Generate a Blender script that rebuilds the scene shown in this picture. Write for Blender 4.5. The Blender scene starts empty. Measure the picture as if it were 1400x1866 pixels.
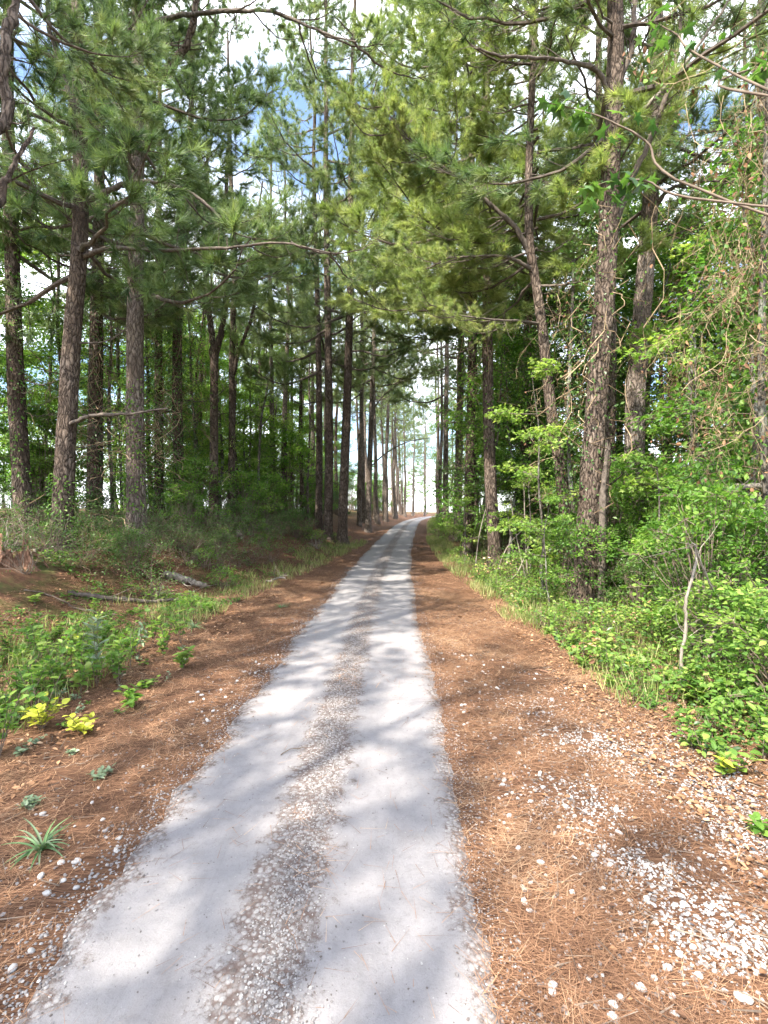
import bpy, math
import numpy as np
from math import radians, pi
from mathutils import Vector, Matrix, Euler

# ------------------------------------------------------------------ camera, sky, sun, exposure
SC = bpy.context.scene
COL = SC.collection
H = 1.8                     # eye height
F = 900.0                   # focal length in photograph pixels (1400 x 1866)
cam_d = bpy.data.cameras.new('camera')
cam_d.sensor_fit = 'HORIZONTAL'
cam_d.sensor_width = 36.0
cam_d.lens = 36.0 * F / 1400.0
cam_d.clip_start = 0.05
cam_d.clip_end = 3000
cam = bpy.data.objects.new('camera', cam_d)
COL.objects.link(cam)
cam.location = (0, 0, H)
cam.rotation_euler = (pi / 2, 0, 0)
SC.camera = cam

SUN_EL = radians(52)
SUN_DIR = Vector((-0.66, -0.75, 0)).normalized()          # horizontal direction towards the sun
world = bpy.data.worlds.new('World')
SC.world = world
world.use_nodes = True
wn = world.node_tree.nodes
wl = world.node_tree.links
wn.clear()
w_out = wn.new('ShaderNodeOutputWorld')
w_bg = wn.new('ShaderNodeBackground')
w_sky = wn.new('ShaderNodeTexSky')
w_sky.sky_type = 'NISHITA'
w_sky.sun_disc = False
w_sky.sun_elevation = SUN_EL
w_sky.sun_rotation = math.atan2(SUN_DIR.x, SUN_DIR.y)
w_sky.dust_density = 1.6
w_sky.air_density = 1.0
w_sky.ozone_density = 2.0
# thin bright cloud over the whole sky, broken towards the zenith
w_tc = wn.new('ShaderNodeTexCoord')
w_map = wn.new('ShaderNodeMapping')
w_map.inputs['Scale'].default_value = (1.0, 1.0, 2.2)
w_noise = wn.new('ShaderNodeTexNoise')
w_noise.inputs['Scale'].default_value = 2.6
w_noise.inputs['Detail'].default_value = 6
w_ramp = wn.new('ShaderNodeValToRGB')
w_ramp.color_ramp.elements[0].position = 0.41
w_ramp.color_ramp.elements[1].position = 0.62
w_mix = wn.new('ShaderNodeMixRGB')
w_mix.inputs[2].default_value = (12.0, 12.3, 13.0, 1)
wl.new(w_tc.outputs['Generated'], w_map.inputs[0])
wl.new(w_map.outputs[0], w_noise.inputs[0])
wl.new(w_noise.outputs[0], w_ramp.inputs[0])
w_mul = wn.new('ShaderNodeMath')
w_mul.operation = 'MULTIPLY'
w_mul.inputs[1].default_value = 0.8
wl.new(w_ramp.outputs[0], w_mul.inputs[0])
wl.new(w_mul.outputs[0], w_mix.inputs[0])
wl.new(w_sky.outputs[0], w_mix.inputs[1])
wl.new(w_mix.outputs[0], w_bg.inputs[0])
w_bg.inputs[1].default_value = 0.15
wl.new(w_bg.outputs[0], w_out.inputs[0])
world.cycles.sampling_method = 'NONE'

sun_d = bpy.data.lights.new('sun', 'SUN')
sun_d.energy = 5.0
sun_d.angle = radians(0.6)
sun_d.color = (1.0, 0.93, 0.80)
sun = bpy.data.objects.new('sun', sun_d)
COL.objects.link(sun)
to_sun = Vector((SUN_DIR.x * math.cos(SUN_EL), SUN_DIR.y * math.cos(SUN_EL), math.sin(SUN_EL)))
sun.rotation_euler = to_sun.to_track_quat('Z', 'Y').to_euler()
sun.location = to_sun * 60

vs = SC.view_settings
vs.view_transform = 'Standard'
vs.look = 'None'
vs.gamma = 1.0
vs.exposure = 1.76
cy = SC.cycles
cy.max_bounces = 4
cy.diffuse_bounces = 2
cy.glossy_bounces = 2
cy.transmission_bounces = 4
cy.use_denoising = True
cy.sample_clamp_indirect = 8.0
cy.use_adaptive_sampling = True
cy.adaptive_threshold = 0.03

# ------------------------------------------------------------------ helpers
RNG = np.random.default_rng(11)


def P(x, y, d):
    """photograph pixel at distance d -> point in the place"""
    return np.array(((x - 700.0) / F * d, d, H + (933.0 - y) / F * d))


def sstep(a, b, x):
    t = np.clip((np.asarray(x, float) - a) / (b - a), 0, 1)
    return t * t * (3 - 2 * t)


_ry = np.array([-30, 0, 6, 12, 18, 23, 28, 33, 42, 53, 75, 95, 130, 200, 600.])
_rx = np.array([-1.1, -.5, -.37, -.24, .08, .42, .82, 1.25, 2.0, 3.1, 6.2, 10.5, 22, 60, 300.])
_rz = np.array([0, 0, 0, .04, .18, .32, .47, .64, .78, .88, .98, 1.05, 1.1, 1.1, 1.1])


def roadc(Y):
    Y = np.asarray(Y, float)
    s = 0
    for o in (-3, -1.5, 0, 1.5, 3):
        s = s + np.interp(Y + o, _ry, _rx)
    return s / 5


def roadz(Y):
    Y = np.asarray(Y, float)
    s = 0
    for o in (-3, -1.5, 0, 1.5, 3):
        s = s + np.interp(Y + o, _ry, _rz)
    return s / 5


def wob(X, Y, s, k=0.0):
    return (np.sin(X * s * 1.3 + 1.7 + k) * np.cos(Y * s * 1.1 + .6 + 2 * k) + .6 * np.sin(X * s * 2.7 + Y * s * 2.1 + k)
            + .4 * np.sin(-X * s * 4.9 + Y * s * 5.3 + 3 * k)) / 2.0


def TZ(X, Y):
    """height of the ground"""
    X = np.asarray(X, float)
    Y = np.asarray(Y, float)
    u = X - roadc(Y)
    z = roadz(Y)
    b0 = np.interp(Y, [0, 7, 12, 18, 30, 60], [4.6, 4.2, 3.0, 1.9, 1.6, 1.5])
    h1 = np.interp(Y, [0, 8, 16, 30, 60, 120], [0.7, .95, .95, .75, .6, .3])
    L = -u
    bank = h1 * sstep(0, 2.7, L - b0) + .62 * sstep(2.2, 9, L - b0)
    R = u
    r0 = np.interp(Y, [0, 15, 30], [3.0, 2.6, 1.9])
    rise = .22 * sstep(0, 2.5, R - r0) + .35 * sstep(3, 14, R - r0)
    rough = .05 * wob(X, Y, 1.3) * sstep(1.3, 3.5, np.abs(u)) + .012 * wob(X, Y, 5.0, 1.0) * sstep(.8, 1.2, np.abs(u))
    far = sstep(60, 200, np.hypot(X, Y))
    return z + (bank + rise) * (1 - .5 * far) + rough * (1 + 2 * far)


def tz(x, y):
    return float(TZ(x, y))


class MB:
    """collects pieces of geometry; becomes one mesh"""

    def __init__(s):
        s.c = []
        s.n = 0

    def add(s, V, Fc, mat=0, tint=0.5, smooth=False):
        V = np.asarray(V, float).reshape(-1, 3)
        Fc = np.asarray(Fc, np.int64)
        t = np.broadcast_to(np.asarray(tint, float), (len(V),)) if np.ndim(tint) == 0 else np.asarray(tint, float)
        s.c.append((V, Fc + s.n, mat, t, smooth))
        s.n += len(V)

    def mesh(s, name, mats, offset=None):
        V = np.concatenate([c[0] for c in s.c])
        if offset is not None:
            V = V - np.asarray(offset, float)
        T = np.concatenate([c[3] for c in s.c])
        me = bpy.data.meshes.new(name)
        me.vertices.add(len(V))
        me.vertices.foreach_set('co', V.astype(np.float32).ravel())
        li = np.concatenate([c[1].ravel() for c in s.c])
        tot = np.concatenate([np.full(len(c[1]), c[1].shape[1]) for c in s.c])
        st = np.concatenate([[0], np.cumsum(tot)[:-1]])
        me.loops.add(len(li))
        me.loops.foreach_set('vertex_index', li.astype(np.int32))
        me.polygons.add(len(tot))
        me.polygons.foreach_set('loop_start', st.astype(np.int32))
        me.polygons.foreach_set('material_index', np.concatenate([np.full(len(c[1]), c[2]) for c in s.c]).astype(np.int32))
        me.polygons.foreach_set('use_smooth', np.concatenate([np.full(len(c[1]), c[4]) for c in s.c]))
        a = me.attributes.new('tint', 'FLOAT', 'POINT')
        a.data.foreach_set('value', T.astype(np.float32))
        for m in mats:
            me.materials.append(m)
        me.update(calc_edges=True)
        return me


def obj(name, me, parent=None, loc=(0, 0, 0), rot=(0, 0, 0), scale=(1, 1, 1)):
    o = bpy.data.objects.new(name, me)
    COL.objects.link(o)
    o.location = loc
    o.rotation_euler = rot
    o.scale = scale if not np.isscalar(scale) else (scale,) * 3
    if parent is not None:
        o.parent = parent
    return o


def tag(o, label=None, cat=None, group=None, kind=None):
    if label:
        o['label'] = label
    if cat:
        o['category'] = cat
    if group:
        o['group'] = group
    if kind:
        o['kind'] = kind
    return o


def thing(name, label, cat, loc, group=None, rz=0.0, scale=1.0):
    o = obj(name, None, None, loc, (0, 0, rz), scale)
    o.empty_display_size = .2
    return tag(o, label, cat, group)


def copy_tree(root, loc, rz, scale, label=None, group=None, tilt=(0, 0)):
    r = root.copy()
    COL.objects.link(r)
    r.location = loc
    r.rotation_euler = (tilt[0], tilt[1], rz)
    r.scale = scale if not np.isscalar(scale) else (scale,) * 3
    if label:
        r['label'] = label
    if group:
        r['group'] = group
    for ch in root.children:
        c = ch.copy()
        COL.objects.link(c)
        c.parent = r
        for g in ch.children:
            d = g.copy()
            COL.objects.link(d)
            d.parent = c
    return r


def unit(v):
    return v / np.maximum(np.linalg.norm(v, axis=-1, keepdims=True), 1e-9)


def smooth_path(pts, n):
    """Catmull-Rom through points, n samples"""
    p = np.asarray(pts, float)
    if len(p) == 2:
        return p[0] + (p[1] - p[0]) * np.linspace(0, 1, n)[:, None]
    q = np.vstack([2 * p[0] - p[1], p, 2 * p[-1] - p[-2]])
    out = []
    for t in np.linspace(0, len(p) - 1 - 1e-6, n):
        i = int(t)
        f = t - i
        a, b, c, d = q[i:i + 4]
        out.append(.5 * (2 * b + (c - a) * f + (2 * a - 5 * b + 4 * c - d) * f * f + (3 * b - 3 * c + d - a) * f ** 3))
    return np.array(out)


def tube(mb, path, rad, sides=8, mat=0, tint=.5, rough=0.0, rng=RNG, smooth=True, ridges=0.0):
    path = np.asarray(path, float)
    n = len(path)
    rad = np.broadcast_to(rad, (n,))
    T = unit(np.gradient(path, axis=0))
    ref = np.array((0, 0, 1.0)) if abs(T[0][2]) < .85 else np.array((1.0, 0, 0))
    A = np.zeros_like(T)
    a = ref - T[0] * ref.dot(T[0])
    for i in range(n):
        a = a - T[i] * a.dot(T[i])
        a = a / max(np.linalg.norm(a), 1e-9)
        A[i] = a
    B = np.cross(T, A)
    th = np.linspace(0, 2 * pi, sides, endpoint=False)
    r = np.repeat(rad[:, None], sides, 1)
    if ridges:
        zz = np.arange(n)[:, None] * .35
        r = r * (1 + ridges * (np.sin(th[None] * 5 + .7 * np.sin(zz * .8)) * .5 + np.sin(th[None] * 3 + zz * .31) * .35))
    if rough:
        r = r * (1 + rough * (rng.random((n, sides)) - .5) * 2)
    V = path[:, None] + r[..., None] * (np.cos(th)[None, :, None] * A[:, None] + np.sin(th)[None, :, None] * B[:, None])
    V = V.reshape(-1, 3)
    i = np.arange(n - 1)[:, None] * sides
    j = np.arange(sides)[None]
    k = (j + 1) % sides
    Fc = np.stack([i + j, i + k, i + sides + k, i + sides + j], -1).reshape(-1, 4)
    mb.add(V, Fc, mat, tint, smooth)
    mb.add(V[-sides:], [list(range(sides))], mat, tint)


def sticks(mb, p0, p1, r0, r1, mat=0, tint=.5):
    """many straight three-sided twigs at once"""
    p0 = np.asarray(p0, float).reshape(-1, 3)
    p1 = np.asarray(p1, float).reshape(-1, 3)
    n = len(p0)
    r0 = np.broadcast_to(r0, (n,))
    r1 = np.broadcast_to(r1, (n,))
    d = unit(p1 - p0)
    ref = np.where(np.abs(d[:, 2:3]) < .9, np.array([[0, 0, 1.0]]), np.array([[1.0, 0, 0]]))
    a = unit(np.cross(d, ref))
    b = np.cross(d, a)
    V = np.zeros((n, 6, 3))
    for k in range(3):
        t = 2 * pi * k / 3
        o = math.cos(t) * a + math.sin(t) * b
        V[:, k] = p0 + o * r0[:, None]
        V[:, 3 + k] = p1 + o * r1[:, None]
    base = np.arange(n)[:, None, None] * 6
    Fc = base + np.array([[0, 1, 4, 3], [1, 2, 5, 4], [2, 0, 3, 5]])[None]
    t = tint if np.ndim(tint) == 0 else np.repeat(tint, 6)
    mb.add(V.reshape(-1, 3), Fc.reshape(-1, 4), mat, t)


# leaf outlines: along +y, normal +z, length 1
LEAF_SMALL = (np.array([[0, 0, 0], [-.32, .5, .10], [0, 1, -.06], [.32, .5, .10]]), np.array([[0, 3, 2], [0, 2, 1]]))
LEAF_OVAL = (np.array([[0, 0, 0], [-.24, .28, .07], [-.26, .62, .05], [0, 1, -.10], [.26, .62, .05], [.24, .28, .07], [0, .45, -.01]]),
             np.array([[0, 6, 1], [1, 6, 2], [2, 6, 3], [3, 6, 4], [4, 6, 5], [5, 6, 0]]))
_st = []
for _a, _r in ((-90, .12), (-35, .62), (-8, .34), (28, .80), (55, .42), (90, 1.0), (125, .42), (152, .80), (188, .34), (215, .62)):
    _st.append((math.cos(radians(_a)) * _r * .8, .28 + math.sin(radians(_a)) * _r * .75, -.12 * _r * _r))
LEAF_STAR = (np.array([[0, .28, .03]] + _st), np.array([[0, 1 + i, 1 + (i + 1) % 10] for i in range(10)]))
LEAF_NEEDLE = (np.array([[-.5, 0, 0], [.5, 0, 0], [0, 1, 0]]), np.array([[0, 1, 2]]))
LEAF_BLADE = (np.array([[-.5, 0, 0], [.5, 0, 0], [-.42, .5, .0], [.42, .5, .0], [0, 1, -.16]]), np.array([[0, 1, 3], [0, 3, 2], [2, 3, 4]]))


def leaves(mb, tpl, pos, d, nrm, size, mat=0, tint=.5, width=None):
    """many leaves at once; d = direction of the midrib, nrm = rough upper side"""
    pos = np.asarray(pos, float).reshape(-1, 3)
    n = len(pos)
    d = unit(np.broadcast_to(d, (n, 3)))
    x = unit(np.cross(d, np.broadcast_to(nrm, (n, 3))) + 1e-6)
    z = np.cross(x, d)
    size = np.broadcast_to(size, (n,))
    w = size if width is None else np.broadcast_to(width, (n,))
    t, f = tpl
    V = pos[:, None] + t[None, :, 0:1] * w[:, None, None] * x[:, None] + (t[None, :, 1:2] * d[:, None] + t[None, :, 2:3] * z[:, None]) * size[:, None, None]
    Fc = np.arange(n)[:, None, None] * len(t) + f[None]
    tt = np.repeat(np.broadcast_to(tint, (n,)), len(t))
    mb.add(V.reshape(-1, 3), Fc.reshape(-1, f.shape[1]), mat, tt)


def rdir(rng, n, zbias=0.0, zs=1.0):
    v = rng.normal(size=(n, 3))
    v[:, 2] = v[:, 2] * zs + zbias
    return unit(v)


# ------------------------------------------------------------------ materials
def new_mat(name):
    m = bpy.data.materials.new(name)
    m.use_nodes = True
    nt = m.node_tree
    nt.nodes.clear()
    out = nt.nodes.new('ShaderNodeOutputMaterial')
    return m, nt, out


def ramp(nt, cols, fac=None, pos=None):
    r = nt.nodes.new('ShaderNodeValToRGB')
    e = r.color_ramp.elements
    n = len(cols)
    pos = pos or [i / (n - 1) for i in range(n)]
    while len(e) < n:
        e.new(.5)
    for i in range(n):
        e[i].position = pos[i]
        e[i].color = (*cols[i], 1)
    if fac is not None:
        nt.links.new(fac, r.inputs[0])
    return r


def noise(nt, vec, scale, detail=4, rough=.55):
    n = nt.nodes.new('ShaderNodeTexNoise')
    n.inputs['Scale'].default_value = scale
    n.inputs['Detail'].default_value = detail
    n.inputs['Roughness'].default_value = rough
    if vec is not None:
        nt.links.new(vec, n.inputs['Vector'])
    return n


def mapping(nt, vec, scale=(1, 1, 1), rot=(0, 0, 0)):
    m = nt.nodes.new('ShaderNodeMapping')
    m.inputs['Scale'].default_value = scale
    m.inputs['Rotation'].default_value = rot
    nt.links.new(vec, m.inputs[0])
    return m.outputs[0]


def mixc(nt, a, b, fac, mode='MIX'):
    m = nt.nodes.new('ShaderNodeMixRGB')
    m.blend_type = mode
    for i, v in ((0, fac), (1, a), (2, b)):
        if isinstance(v, (int, float)):
            m.inputs[i].default_value = v
        elif isinstance(v, tuple):
            m.inputs[i].default_value = (*v, 1)
        else:
            nt.links.new(v, m.inputs[i])
    return m.outputs[0]


def math_n(nt, op, a, b=None, c=None):
    m = nt.nodes.new('ShaderNodeMath')
    m.operation = op
    for i, v in enumerate((a, b, c)):
        if v is None:
            continue
        if isinstance(v, (int, float)):
            m.inputs[i].default_value = v
        else:
            nt.links.new(v, m.inputs[i])
    return m.outputs[0]


def attr(nt, name):
    a = nt.nodes.new('ShaderNodeAttribute')
    a.attribute_name = name
    return a


def bump(nt, height, strength=.5, dist=.02):
    b = nt.nodes.new('ShaderNodeBump')
    b.inputs['Strength'].default_value = strength
    b.inputs['Distance'].default_value = dist
    nt.links.new(height, b.inputs['Height'])
    return b.outputs[0]


def leaf_mat(name, cols, trans=.4, tcol=1.7, rough=.5, spec=.35):
    m, nt, out = new_mat(name)
    at = attr(nt, 'tint')
    oi = nt.nodes.new('ShaderNodeObjectInfo')
    f = math_n(nt, 'ADD', at.outputs['Fac'], math_n(nt, 'MULTIPLY', math_n(nt, 'SUBTRACT', oi.outputs['Random'], .5), .3))
    r = ramp(nt, cols, f)
    pb = nt.nodes.new('ShaderNodeBsdfPrincipled')
    pb.inputs['Roughness'].default_value = rough
    pb.inputs['Specular IOR Level'].default_value = spec
    nt.links.new(r.outputs[0], pb.inputs['Base Color'])
    tr = nt.nodes.new('ShaderNodeBsdfTranslucent')
    tc = mixc(nt, r.outputs[0], (tcol * .95, tcol * 1.05, tcol * .6), 1.0, 'MULTIPLY')
    nt.links.new(tc, tr.inputs[0])
    ms = nt.nodes.new('ShaderNodeMixShader')
    ms.inputs[0].default_value = trans
    nt.links.new(pb.outputs[0], ms.inputs[1])
    nt.links.new(tr.outputs[0], ms.inputs[2])
    nt.links.new(ms.outputs[0], out.inputs[0])
    return m


def bark_mat(name, dark, mid, light, sc=1.0, bstr=.9, lich=0.0):
    m, nt, out = new_mat(name)
    tc = nt.nodes.new('ShaderNodeTexCoord')
    oi = nt.nodes.new('ShaderNodeObjectInfo')
    off = nt.nodes.new('ShaderNodeVectorMath')
    off.operation = 'ADD'
    nt.links.new(tc.outputs['Object'], off.inputs[0])
    cv = nt.nodes.new('ShaderNodeCombineXYZ')
    for k in range(3):
        nt.links.new(math_n(nt, 'MULTIPLY', oi.outputs['Random'], 17.0 + k), cv.inputs[k])
    nt.links.new(cv.outputs[0], off.inputs[1])
    wv = noise(nt, off.outputs[0], 3.0, 3)
    wadd = nt.nodes.new('ShaderNodeVectorMath')
    wadd.operation = 'MULTIPLY_ADD'
    nt.links.new(wv.outputs['Color'], wadd.inputs[0])
    wadd.inputs[1].default_value = (.18, .18, .18)
    nt.links.new(off.outputs[0], wadd.inputs[2])
    mv = mapping(nt, wadd.outputs[0], (16 * sc, 16 * sc, 4.6 * sc))
    vo = nt.nodes.new('ShaderNodeTexVoronoi')
    vo.feature = 'DISTANCE_TO_EDGE'
    vo.inputs['Scale'].default_value = 1.0
    nt.links.new(mv, vo.inputs[0])
    vc = nt.nodes.new('ShaderNodeTexVoronoi')
    vc.inputs['Scale'].default_value = 1.0
    nt.links.new(mv, vc.inputs[0])
    fine = noise(nt, mapping(nt, off.outputs[0], (55, 55, 24)), 1.0, 6, .65)
    flake = noise(nt, mapping(nt, wadd.outputs[0], (30, 30, 7)), 1.0, 4, .6)
    edge = math_n(nt, 'ADD', vo.outputs[0], math_n(nt, 'MULTIPLY', math_n(nt, 'SUBTRACT', flake.outputs[0], .5), .42))
    crack = ramp(nt, [(0, 0, 0), (.55, .55, .55), (1, 1, 1)], edge, [0, .11, .34])
    sep = nt.nodes.new('ShaderNodeSeparateColor')
    nt.links.new(vc.outputs['Color'], sep.inputs[0])
    cellv = math_n(nt, 'ADD', math_n(nt, 'MULTIPLY', fine.outputs[0], .55), math_n(nt, 'MULTIPLY', sep.outputs[0], .22))
    cellv = math_n(nt, 'ADD', cellv, math_n(nt, 'MULTIPLY', flake.outputs[0], .35))
    plate = ramp(nt, [tuple(c * .7 for c in mid), mid, light], cellv, [.30, .52, .86])
    big = noise(nt, mapping(nt, off.outputs[0], (1, 1, .5)), 1.6, 5, .6)
    plate2 = mixc(nt, plate.outputs[0], (mid[0] * .62, mid[1] * .58, mid[2] * .55), ramp(nt, [(0, 0, 0), (1, 1, 1)], big.outputs[0], [.42, .66]).outputs[0])
    col = mixc(nt, dark, plate2, crack.outputs[0])
    if lich:
        ln = noise(nt, off.outputs[0], 2.2, 6, .65)
        col = mixc(nt, col, (.34, .36, .30), math_n(nt, 'MULTIPLY', ramp(nt, [(0, 0, 0), (1, 1, 1)], ln.outputs[0], [.52, .62]).outputs[0], lich))
    pb = nt.nodes.new('ShaderNodeBsdfPrincipled')
    pb.inputs['Roughness'].default_value = .9
    pb.inputs['Specular IOR Level'].default_value = .15
    nt.links.new(col, pb.inputs['Base Color'])
    hgt = math_n(nt, 'ADD', crack.outputs[0], math_n(nt, 'MULTIPLY', fine.outputs[0], .5))
    nt.links.new(bump(nt, hgt, bstr, .03), pb.inputs['Normal'])
    nt.links.new(pb.outputs[0], out.inputs[0])
    return m


def plain_mat(name, c1, c2, scale=8.0, rough=.85, stretch=(1, 1, 1), bstr=.3, tint=0.0):
    m, nt, out = new_mat(name)
    tc = nt.nodes.new('ShaderNodeTexCoord')
    n = noise(nt, mapping(nt, tc.outputs['Object'], stretch), scale, 5, .6)
    f = n.outputs[0]
    if tint:
        at = attr(nt, 'tint')
        f = math_n(nt, 'ADD', f, math_n(nt, 'MULTIPLY', math_n(nt, 'SUBTRACT', at.outputs['Fac'], .5), tint))
    r = ramp(nt, [c1, c2], f, [.3, .72])
    pb = nt.nodes.new('ShaderNodeBsdfPrincipled')
    pb.inputs['Roughness'].default_value = rough
    pb.inputs['Specular IOR Level'].default_value = .2
    nt.links.new(r.outputs[0], pb.inputs['Base Color'])
    if bstr:
        nt.links.new(bump(nt, n.outputs[0], bstr, .01), pb.inputs['Normal'])
    nt.links.new(pb.outputs[0], out.inputs[0])
    return m


def tint_mat(name, cols, rough=.8, spec=.2):
    m, nt, out = new_mat(name)
    at = attr(nt, 'tint')
    r = ramp(nt, cols, at.outputs['Fac'])
    pb = nt.nodes.new('ShaderNodeBsdfPrincipled')
    pb.inputs['Roughness'].default_value = rough
    pb.inputs['Specular IOR Level'].default_value = spec
    nt.links.new(r.outputs[0], pb.inputs['Base Color'])
    nt.links.new(pb.outputs[0], out.inputs[0])
    return m


M = {}
M['bark'] = bark_mat('pine_bark', (.042, .031, .025), (.140, .106, .085), (.31, .25, .21))
M['bark_pale'] = bark_mat('pale_pine_bark', (.070, .055, .046), (.21, .170, .145), (.42, .365, .325), .9)
M['bark_grey'] = bark_mat('grey_bark', (.04, .035, .03), (.13, .115, .10), (.28, .26, .23), 1.4, .5, .5)
M['branch'] = plain_mat('branch_bark', (.045, .036, .030), (.16, .13, .11), 14, .9, (1, 1, 1), .5)
M['twig'] = plain_mat('twig_bark', (.075, .055, .042), (.21, .165, .13), 6, .9, (1, 1, 1), 0)
M['dead'] = plain_mat('weathered_dead_wood', (.11, .092, .075), (.32, .28, .24), 10, .9, (6, 6, 1), .4)
M['vine_wood'] = plain_mat('dry_vine', (.11, .075, .045), (.33, .25, .16), 5, .9, (1, 1, 1), 0, .6)
M['rot'] = plain_mat('rotten_wood', (.07, .035, .022), (.26, .15, .10), 9, .95, (5, 5, 1), .8)
M['needle'] = leaf_mat('pine_needles', [(.060, .100, .050), (.110, .168, .070), (.17, .23, .092), (.29, .32, .14)], .33, 1.5, .45, .4)
M['needle_bright'] = leaf_mat('sunlit_pine_needles', [(.125, .175, .064), (.20, .255, .085), (.29, .335, .12), (.40, .41, .17)], .38, 1.5, .45, .4)  # lit copy of the needles: sunshine on the right-hand crowns put into the colour
M['needle_far'] = leaf_mat('hazed_pine_needles', [(.085, .125, .065), (.14, .19, .085), (.21, .255, .11), (.31, .33, .15)], .36, 1.5, .45, .4)  # paler copy for far crowns, distance haze and light mixed into the green
M['leaf'] = leaf_mat('green_leaves', [(.040, .095, .020), (.075, .160, .028), (.12, .225, .038), (.20, .29, .055)], .45, 1.7)
M['leaf_bright'] = leaf_mat('fresh_and_lit_leaves', [(.070, .155, .030), (.125, .225, .042), (.19, .29, .06), (.32, .38, .10)], .45, 1.6)  # fresh sapling green; on backdrop trees it also carries painted-in light
M['leaf_dark'] = leaf_mat('dark_leaves', [(.026, .062, .018), (.050, .108, .026), (.080, .155, .034), (.14, .21, .05)], .38, 1.6, .38, .5)
M['leaf_yellow'] = leaf_mat('yellow_leaves', [(.24, .28, .03), (.38, .40, .05), (.50, .50, .08)], .35, 1.4)
M['leaf_grey'] = leaf_mat('grey_green_leaves', [(.12, .17, .10), (.18, .24, .15), (.27, .33, .22)], .25, 1.3, .7, .2)
M['leaf_blue'] = leaf_mat('strap_leaves', [(.055, .12, .045), (.10, .19, .075), (.17, .27, .12)], .3, 1.4, .5, .4)
M['leaf_brown'] = tint_mat('dry_brown_leaves', [(.085, .045, .028), (.20, .105, .055), (.34, .20, .115), (.50, .36, .25)], .75)
M['straw'] = tint_mat('pine_straw', [(.080, .041, .026), (.168, .086, .049), (.285, .158, .090), (.45, .30, .19)], .7, .3)
M['grass'] = leaf_mat('grass_blades', [(.07, .125, .03), (.14, .20, .05), (.26, .29, .10), (.46, .41, .22)], .35, 1.4)
M['stone'] = None


def stone_mat():
    m, nt, out = new_mat('limestone_gravel')
    at = attr(nt, 'tint')
    oi = nt.nodes.new('ShaderNodeObjectInfo')
    tc = nt.nodes.new('ShaderNodeTexCoord')
    n = noise(nt, tc.outputs['Object'], 90, 4)
    f = math_n(nt, 'ADD', at.outputs['Fac'], math_n(nt, 'MULTIPLY', math_n(nt, 'SUBTRACT', n.outputs[0], .5), .5))
    f = math_n(nt, 'ADD', f, math_n(nt, 'MULTIPLY', math_n(nt, 'SUBTRACT', oi.outputs['Random'], .5), .3))
    r = ramp(nt, [(.10, .085, .08), (.19, .18, .182), (.29, .28, .275), (.42, .405, .39)], f)
    pb = nt.nodes.new('ShaderNodeBsdfPrincipled')
    pb.inputs['Roughness'].default_value = .85
    pb.inputs['Specular IOR Level'].default_value = .25
    nt.links.new(r.outputs[0], pb.inputs['Base Color'])
    nt.links.new(pb.outputs[0], out.inputs[0])
    return m


M['stone'] = stone_mat()


def ground_mat():
    m, nt, out = new_mat('pine_straw_ground')
    tc = nt.nodes.new('ShaderNodeTexCoord')
    ob = tc.outputs['Object']
    at = attr(nt, 'tint')                        # sideways distance from the road centre, metres
    hs = None
    cols = None
    for k, ang in enumerate((.3, 1.35, 2.3, 2.9)):
        n = noise(nt, mapping(nt, ob, (7, 85, 20), (0, 0, ang)), 1.0 + .13 * k, 3, .5)
        hs = n.outputs[0] if hs is None else math_n(nt, 'MAXIMUM', hs, n.outputs[0])
    big = noise(nt, ob, .9, 5, .6)
    mid = noise(nt, ob, 6.0, 5, .65)
    straw = ramp(nt, [(.046, .024, .016), (.115, .060, .036), (.190, .105, .063), (.32, .205, .13)], hs, [.48, .60, .70, .84])
    humus = ramp(nt, [(.035, .022, .016), (.11, .06, .036), (.22, .13, .085)], mid.outputs[0], [.3, .55, .8])
    c = mixc(nt, straw.outputs[0], humus.outputs[0], ramp(nt, [(0, 0, 0), (1, 1, 1)], big.outputs[0], [.46, .70]).outputs[0])
    # pale dust and grit close to the wheel tracks
    near = math_n(nt, 'SUBTRACT', 1.0, math_n(nt, 'MULTIPLY', math_n(nt, 'SUBTRACT', math_n(nt, 'ABSOLUTE', at.outputs['Fac']), .75), 1.6))
    g = math_n(nt, 'MULTIPLY', near, math_n(nt, 'ADD', mid.outputs[0], -.12))
    c = mixc(nt, c, (.26, .22, .205), ramp(nt, [(0, 0, 0), (1, 1, 1)], g, [.34, .62]).outputs[0])
    # moss and leaf mould away from the road
    away = ramp(nt, [(0, 0, 0), (1, 1, 1)], math_n(nt, 'MULTIPLY', math_n(nt, 'ABSOLUTE', at.outputs['Fac']), .1), [.28, .62])
    moss = mixc(nt, c, (.075, .085, .028), math_n(nt, 'MULTIPLY', away.outputs[0], ramp(nt, [(0, 0, 0), (1, 1, 1)], noise(nt, ob, 1.7, 6, .7).outputs[0], [.45, .62]).outputs[0]))
    far = ramp(nt, [(0, 0, 0), (1, 1, 1)], math_n(nt, 'MULTIPLY', math_n(nt, 'ABSOLUTE', at.outputs['Fac']), .01), [.22, .40])
    field = mixc(nt, (.15, .19, .055), (.24, .24, .10), noise(nt, ob, .12, 5).outputs[0])
    c = mixc(nt, moss, field, far.outputs[0])
    pb = nt.nodes.new('ShaderNodeBsdfPrincipled')
    pb.inputs['Roughness'].default_value = .95
    pb.inputs['Specular IOR Level'].default_value = .12
    nt.links.new(c, pb.inputs['Base Color'])
    hh = math_n(nt, 'ADD', hs, math_n(nt, 'MULTIPLY', mid.outputs[0], .6))
    nt.links.new(bump(nt, hh, .9, .02), pb.inputs['Normal'])
    nt.links.new(pb.outputs[0], out.inputs[0])
    return m


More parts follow.
